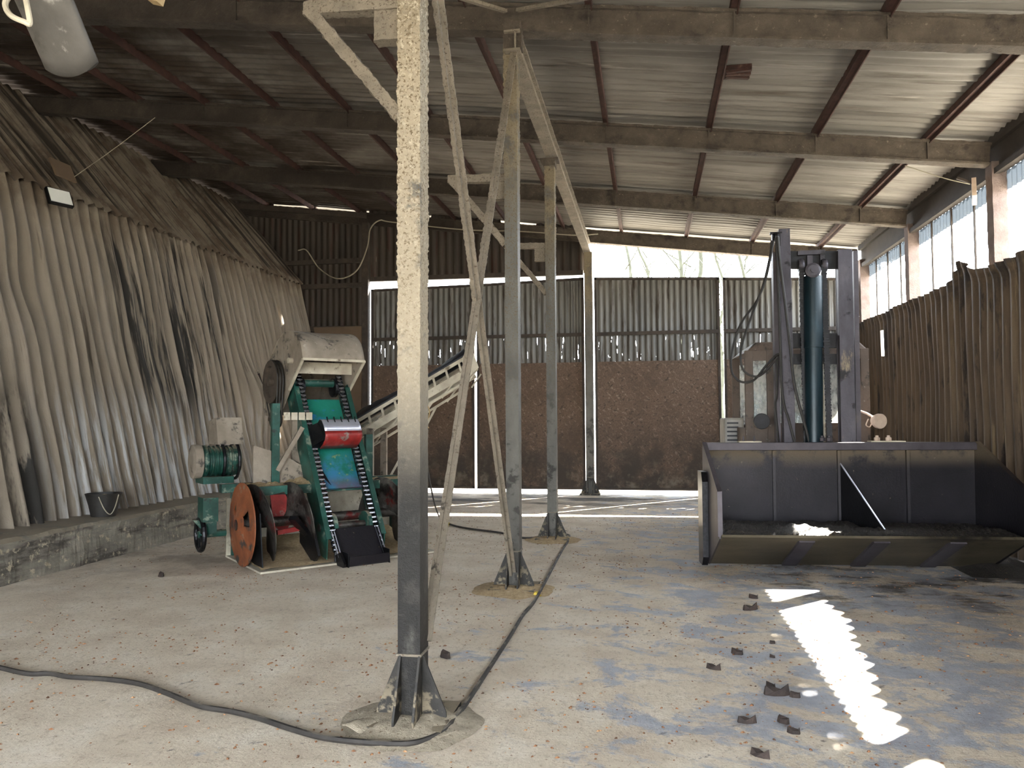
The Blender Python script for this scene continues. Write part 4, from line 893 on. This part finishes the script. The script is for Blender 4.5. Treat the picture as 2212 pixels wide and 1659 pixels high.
q = atY(1870, 893, 9.3); mb = MB(); mb.tube([atY(1858, 888, 9.5), atY(1872, 893, 9.4), atY(1884, 900, 9.35)], .014, 8); mb.tube(cr([atY(1876, 905, 9.3), atY(1871, 918, 9.3), atY(1879, 922, 9.3), atY(1884, 912, 9.3)], 6), .007, 6); fp(mb, 'lamp_bracket', 'lampc')
mb = MB(); q = atY(1843, 716, 9.6); mb.lathe(q+V((0, .05, 0)), (0, -1, 0), [(0, .03), (.05, .055), (.09, .05)], 16); fp(mb, 'mirror', 'cowl')
for x, y in ((1.20, 9.75), (2.72, 9.75), (1.3, 12.1), (2.6, 12.1)):
    r_ = .42 if y < 11 else .33; mb = MB(); mb.lathe((x-.13, y, r_), (1, 0, 0), [(0, r_*.5), (0, r_*.86), (.03, r_*.97), (.07, r_), (.19, r_), (.23, r_*.97), (.26, r_*.86), (.26, r_*.5)], 36); fp(mb, 'tyre', 'rubber', smooth=False)

# ------------------------------------------------------------------ smaller things
# rubber bucket on the ledge
bq = V((-6.46, 8.30, .435))
RB = thing('rubber_bucket', 'black builder\'s rubber bucket standing on the concrete ledge below the left wall', 'bucket', bq)
mb = MB(); mb.lathe((0, 0, 0), (0, 0, 1), [(0, .12), (.01, .135), (.15, .165), (.27, .20), (.285, .205), (.285, .19), (.24, .185), (.24, .01)], 32); part(mb, 'pail', 'rubber', p=RB, smooth=True)
mb = MB(); mb.tube(cr([(.20, .0, .27), (.21, -.08, .12), (.18, -.12, .05), (.13, -.16, .12), (.08, -.19, .26)], 6), .006, 6); part(mb, 'handle', 'wirem', p=RB)
mb = MB(); mb.grid(lambda u, v: bq+V((v*.185*math.cos(2*PI*u), v*.185*math.sin(2*PI*u), .25+.02*(1-v)+.01*noise.noise(V((u*9, v*5, 0))))), 24, 5); tag(mb.build('sawdust_fill', 'sawdust', origin=bq), 'tan sawdust filling the black bucket on the ledge', 'sawdust', kind='stuff')
# floodlight
fq = atX(128, 427, -7.40)
FL = thing('floodlight', 'small square white floodlight mounted on the left wall at the sheet lap', 'floodlight', fq, math.radians(68))
rt_ = Matrix.Rotation(math.radians(-28), 3, 'X')
mb = MB(); mb.box((0, 0, 0), (.30, .05, .24), rt_); mb.box((0, .07, 0), (.05, .12, .05)); part(mb, 'housing', 'darkmetal', p=FL)
mb = MB(); mb.box(rt_ @ V((0, -.028, 0)), (.27, .01, .21), rt_); part(mb, 'diffuser', 'lampw', p=FL)
mb = MB(); q0 = atX(136, 368, -7.62); mb.box(q0, (.03, .36, .26), Matrix.Rotation(math.radians(-25), 3, 'Y')); tag(mb.build('junction_board', 'ply', origin=q0), 'small tan board fixed above the floodlight on the left wall', 'board')
def wire(name, pts, r, m_, lab, cat='cable', n=8):
    mb = MB(); p = cr(pts, n); mb.tube(p, r, 6); return tag(mb.build(name, m_, origin=p[0], smooth=True), lab, cat)
wire('thin_wire', [q0+V((.02, .1, -.1)), atY(248, 320, 9.7), atY(335, 254, 10.0)], .005, 'wirem', 'thin pale wire stretched from the left wall up to a roof beam')
wire('slack_cable', [atY(644, 541, 15.9), atY(662, 541, 15.9), atY(690, 580, 15.85), atY(730, 602, 15.8), atY(770, 585, 15.8), atY(793, 535, 15.85), atY(800, 495, 15.85), atY(820, 476, 15.8), atY(848, 480, 15.85), atY(1000, 496, 15.9), atY(1130, 500, 15.9), atY(1240, 508, 15.9), atY(1292, 505, 15.9)], .014, 'wirem', 'pale slack cable looping across the dark back wall', n=10)
wire('thin_wire', [atY(1955, 358, 10.2), atY(2040, 385, 10.0), atY(2095, 398, 9.9)], .006, 'wirem', 'thin wire running from a roof beam to the lamp on the right window wall')
q = atX(2104, 405, 4.02); LP = thing('wall_lamp', 'pale weathered lamp on a bracket under the roof by the right-hand windows', 'lamp', q, math.radians(70))
mb = MB(); mb.box((0, 0, -.05), (.22, .05, .26), Matrix.Rotation(math.radians(20), 3, 'Y')); part(mb, 'housing', 'lampc', p=LP); mb = MB(); mb.bar((0, 0, .05), (.0, .18, .15), .03, .03); part(mb, 'bracket', 'frame', p=LP)
# black floor cable
cab = [(-4.6, 4.5), (-4.111, 4.352), (-3.84, 4.278), (-3.696, 4.301), (-3.536, 4.266), (-3.279, 4.264), (-3.028, 4.222), (-2.767, 4.107), (-2.465, 3.954), (-2.244, 3.908), (-2.063, 3.85), (-1.814, 3.74), (-1.605, 3.665), (-1.387, 3.645), (-1.181, 3.66), (-1.081, 3.744), (-1.03, 3.882), (-1.015, 4.191), (-1.01, 4.751), (-1.005, 5.535), (-1.009, 6.164), (-.985, 6.639), (-1.0, 7.598), (-1.02, 8.589), (-1.03, 9.351), (-1.03, 9.9), (-1.1, 10.4), (-1.443, 10.1), (-1.701, 10.08), (-2.027, 10.457), (-2.649, 10.864), (-3.055, 11.349)]
wire('floor_cable', [(x, y, .018) for x, y in cab], .015, 'cable', 'long black cable snaking over the floor past the column feet')
for (x, y), l in (((-1.012, 6.9), 'twist of yellow tape tied round the floor cable near the second column foot'), ((-2.95, 11.2), 'twist of yellow tape at the far end of the floor cable')):
    mb = MB(); mb.tube([(x, y-.02, .018), (x, y+.03, .018)], .02, 8); mb.bar((x, y, .03), (x+.05, y-.03, .01), .02, .004); tag(mb.build('cable_tie', mat('yellow_tape', [(.3, '#b09a35'), (.7, '#cdb54a')], bump=0), origin=(x, y, 0)), l, 'tape')
# chute hanging close at the top left
CHY = 2.6
q1, q2 = atY(157, 146, CHY+.2), atY(52, -100, CHY-.06); CH = thing('metal_chute', 'dull grey metal pipe end with a loop handle hanging at the top left', 'pipe', q1)
ax_ = (q2-q1).normalized(); r_ = .122
mb = MB(); sd = ax_.cross(V((0, 1, 0))).normalized(); fr = sd.cross(ax_)
def f_ch(u, v):
    a = 2*PI*u; rr = r_*(1+.03*noise.noise(V((math.cos(a), math.sin(a), v*2)))); cut = .04*math.cos(a)**2
    return ax_*(v*.95+cut*(1-v)-.03*(1-v)) + sd*rr*math.cos(a)*(1+.06*v) + fr*rr*math.sin(a)*.24
mb.grid(f_ch, 48, 16); part(mb, 'pipe_wall', 'pvc', p=CH, solid=.006, smooth=True)
mb = MB(); hp = [atY(38, -30, CHY-.02), atY(12, 5, CHY-.05), atY(22, 32, CHY-.07), atY(52, 47, CHY-.06), atY(64, 50, CHY-.05), atY(60, 20, CHY-.05), atY(48, -40, CHY-.02)]
mb.tube([p-q1 for p in cr(hp, 6)], .011, 8); part(mb, 'loop_handle', 'conv', p=CH, smooth=True)
q = atY(338, -4, 3.4); mb = MB(); mb.box(q, (.06, .05, .05), Matrix.Rotation(.3, 3, 'Y')); mb.box(q+V((.01, 0, .04)), (.02, .02, .06)); tag(mb.build('cut_bracket', 'wood', origin=q), 'tiny pale bracket end poking in at the top edge', 'bracket')
# rusted patch in roof
q = atY(1590, 152, 8.6); zr = roofz(q.x)-.06; VT = thing('roof_vent', 'small rusted-out vent box in the roof sheets between two purlins', 'vent', (q.x, q.y, zr))
d = atZ(1590, 155, zr); VT.location = (d.x, d.y, zr)
mb = MB(); mb.box((0, 0, 0), (.30, .24, .05)); part(mb, 'vent_frame', 'rust', p=VT)
mb = MB()
for k in range(3): mb.box((.02, -.09+k*.08, -.035), (.26, .045, .02), Matrix.Rotation(.2*k-.1, 3, 'Z'))
part(mb, 'vent_slat', 'rust', p=VT)

# bark chips on the floor
def chip(seed):
    rnd = random.Random(seed); mb = MB(); n = 7
    bot = []; top = []
    for k in range(n):
        a = 2*PI*k/n; r_ = rnd.uniform(.7, 1.1); bot.append((math.cos(a)*.05*r_, math.sin(a)*.018*r_, 0)); top.append((math.cos(a)*.044*r_, math.sin(a)*.012*r_+.002, rnd.uniform(.006, .022)+.012*abs(math.cos(a))))
    b = [mb.bm.verts.new(p) for p in bot]; t2 = [mb.bm.verts.new(p) for p in top]
    mb.face(b[::-1]); mb.face(t2)
    for k in range(n): mb.face([b[k], b[(k+1) % n], t2[(k+1) % n], t2[k]])
    return mb.build('bark_chip', 'bark')
protos = [chip(s) for s in (1, 2, 3)]; used = [0, 0, 0]
CH_ = [((.57, 5.43), 'dark bark chip on the floor, second from the left in the loose group of chips', 1.0), ((.383, 5.09), 'dark bark chip, leftmost of the loose group right of the cable', 1.0),
       ((.838, 5.717), 'tiny dark chip, farthest of the loose group, left of the big sunlit patch', .55), ((.789, 5.39), 'tiny dark chip just in front of the farthest one in the group', .5),
       ((.70, 4.68), 'large dark bark chip, the biggest, with a small one touching it', 1.5), ((.80, 4.66), 'small dark chip touching the large bark chip', .8), ((.69, 4.80), 'flat dark chip just behind the large bark chip', .8),
       ((.483, 4.237), 'dark rounded bark chip left of two others near the bottom edge', 1.0), ((.673, 4.268), 'thin dark bark chip in the middle of three near the bottom', .9), ((.703, 4.135), 'curled dark bark chip, right one of three near the bottom', .8),
       ((.494, 3.836), 'dark bark chip closest to the bottom edge of the picture', 1.0), ((-1.356, 5.055), 'dark crumbly lump on the floor between the first two columns', 1.2),
       ((.892, 7.09), 'dark bark chip lying in front of the left part of the loader bucket', 1.0), ((.807, 6.667), 'dark curled bark chip on a stain in front of the loader bucket', 1.4), ((-4.919, 7.182), 'dark scrap of bark on the floor left of the bucket elevator', 1.2)]
for i, ((x, y), l, s) in enumerate(CH_):
    k = i % 3
    if used[k]: o = protos[k].copy(); C.objects.link(o)
    else: o = protos[k]; used[k] = 1
    o.location = (x, y, .001); o.rotation_euler = (0, 0, random.uniform(-.7, .7)); o.scale = (s, s*1.2, s*1.3); tag(o, l, 'bark chip', 'bark chips scattered on the floor')
# crumbs (uncountable)
mb = MB()
for k in range(9500):
    y = random.uniform(3.2, 13); x = random.uniform(-5.8*min(1, y/9+.25), 3.6)
    if noise.noise(V((x*.9, y*.9, 0))) + random.uniform(-.5, .5) < 0: continue
    s = random.uniform(.003, .009)*(1.3 if random.random() < .1 else 1); a = random.uniform(0, PI); c, s_ = math.cos(a)*s*1.6, math.sin(a)*s*1.6
    v = [mb.bm.verts.new((x+c, y+s_, 0.001)), mb.bm.verts.new((x-s_*.6, y+c*.6, 0.001)), mb.bm.verts.new((x-c, y-s_, 0.001)), mb.bm.verts.new((x+s_*.6, y-c*.6, 0.001)), mb.bm.verts.new((x, y, s*1.0))]
    for q in range(4): mb.face([v[q], v[(q+1) % 4], v[4]])
tag(mb.build('wood_crumbs', mat('brown_wood_crumbs', [(.35, '#4d3524'), (.5, '#8a5f40'), (.65, '#b08a62')], sc=9, bump=0)), 'brown wood crumbs and shavings scattered all over the floor', 'wood crumbs', kind='stuff')
# spill beside the loader bucket
mb = MB(); mb.grid(lambda u, v: V((3.12+.85*u, 8.3+1.1*v, .002+.10*math.sin(PI*u)*math.sin(PI*v)*(1+.6*noise.noise(V((u*5, v*5, 0)))))), 30, 30)
tag(mb.build('shavings_pile', 'compost', origin=(3.7, 8.8, 0), smooth=False), 'low pile of dark shavings against the right wall beside the loader bucket', 'pile', kind='stuff')

# ------------------------------------------------------------------ trees outside, through the opening over the rear doors
def tree(px, Y, r0, seed, lab):
    rnd = random.Random(seed); mb = MB(); p = atY(px, 700, Y); x = p.x; pts = []; h = 14
    for k in range(12): pts.append(V((x+.12*k*rnd.uniform(-1, 1)*.5, Y+rnd.uniform(-.1, .1), -.2+h*k/11)))
    mb.tube(cr(pts, 3), [r0*(1-.75*j/33) for j in range(34)], 8)
    for b in range(26):
        z = rnd.uniform(3.5, 13); q = V((x, Y, z)); d_ = V((rnd.uniform(-1, 1), rnd.uniform(-.5, .5), rnd.uniform(.25, 1.0))).normalized(); L = rnd.uniform(1.2, 3.0)
        m1 = q+d_*L*.5+V((0, 0, .1)); m2 = q+d_*L+V((rnd.uniform(-.2, .2), 0, .35)); mb.tube(cr([q, m1, m2], 4), [r0*.28*(1-.85*j/8) for j in range(9)], 5)
        for t_ in range(3):
            s_ = q+d_*L*rnd.uniform(.4, .9); e = s_+V((rnd.uniform(-.8, .8), rnd.uniform(-.3, .3), rnd.uniform(.2, .8))); mb.tube([s_, (s_+e)/2+V((0, 0, .05)), e], [r0*.09, r0*.07, r0*.02], 4)
    tag(mb.build('bare_tree', 'tree', origin=(x, Y, -.2), smooth=True), lab, 'tree', 'bare trees outside the rear opening')
for px, Y, r0, sd, lab in ((1352, 30, .10, 1, 'slim bare tree outside, leftmost in the gap over the rear doors'), (1470, 24, .09, 2, 'mossy bare trunk outside, left one of the close pair over the rear doors'), (1495, 25, .11, 3, 'mossy bare trunk outside, right one of the close pair over the rear doors'),
                           (1610, 27, .08, 4, 'twiggy bare tree outside over the gap between the two right doors'), (1400, 38, .12, 5, 'more distant bare tree outside between the leftmost tree and the pair'), (1560, 40, .12, 6, 'more distant bare tree outside between the pair and the twiggy one')):
    tree(px, Y, r0, sd, lab)
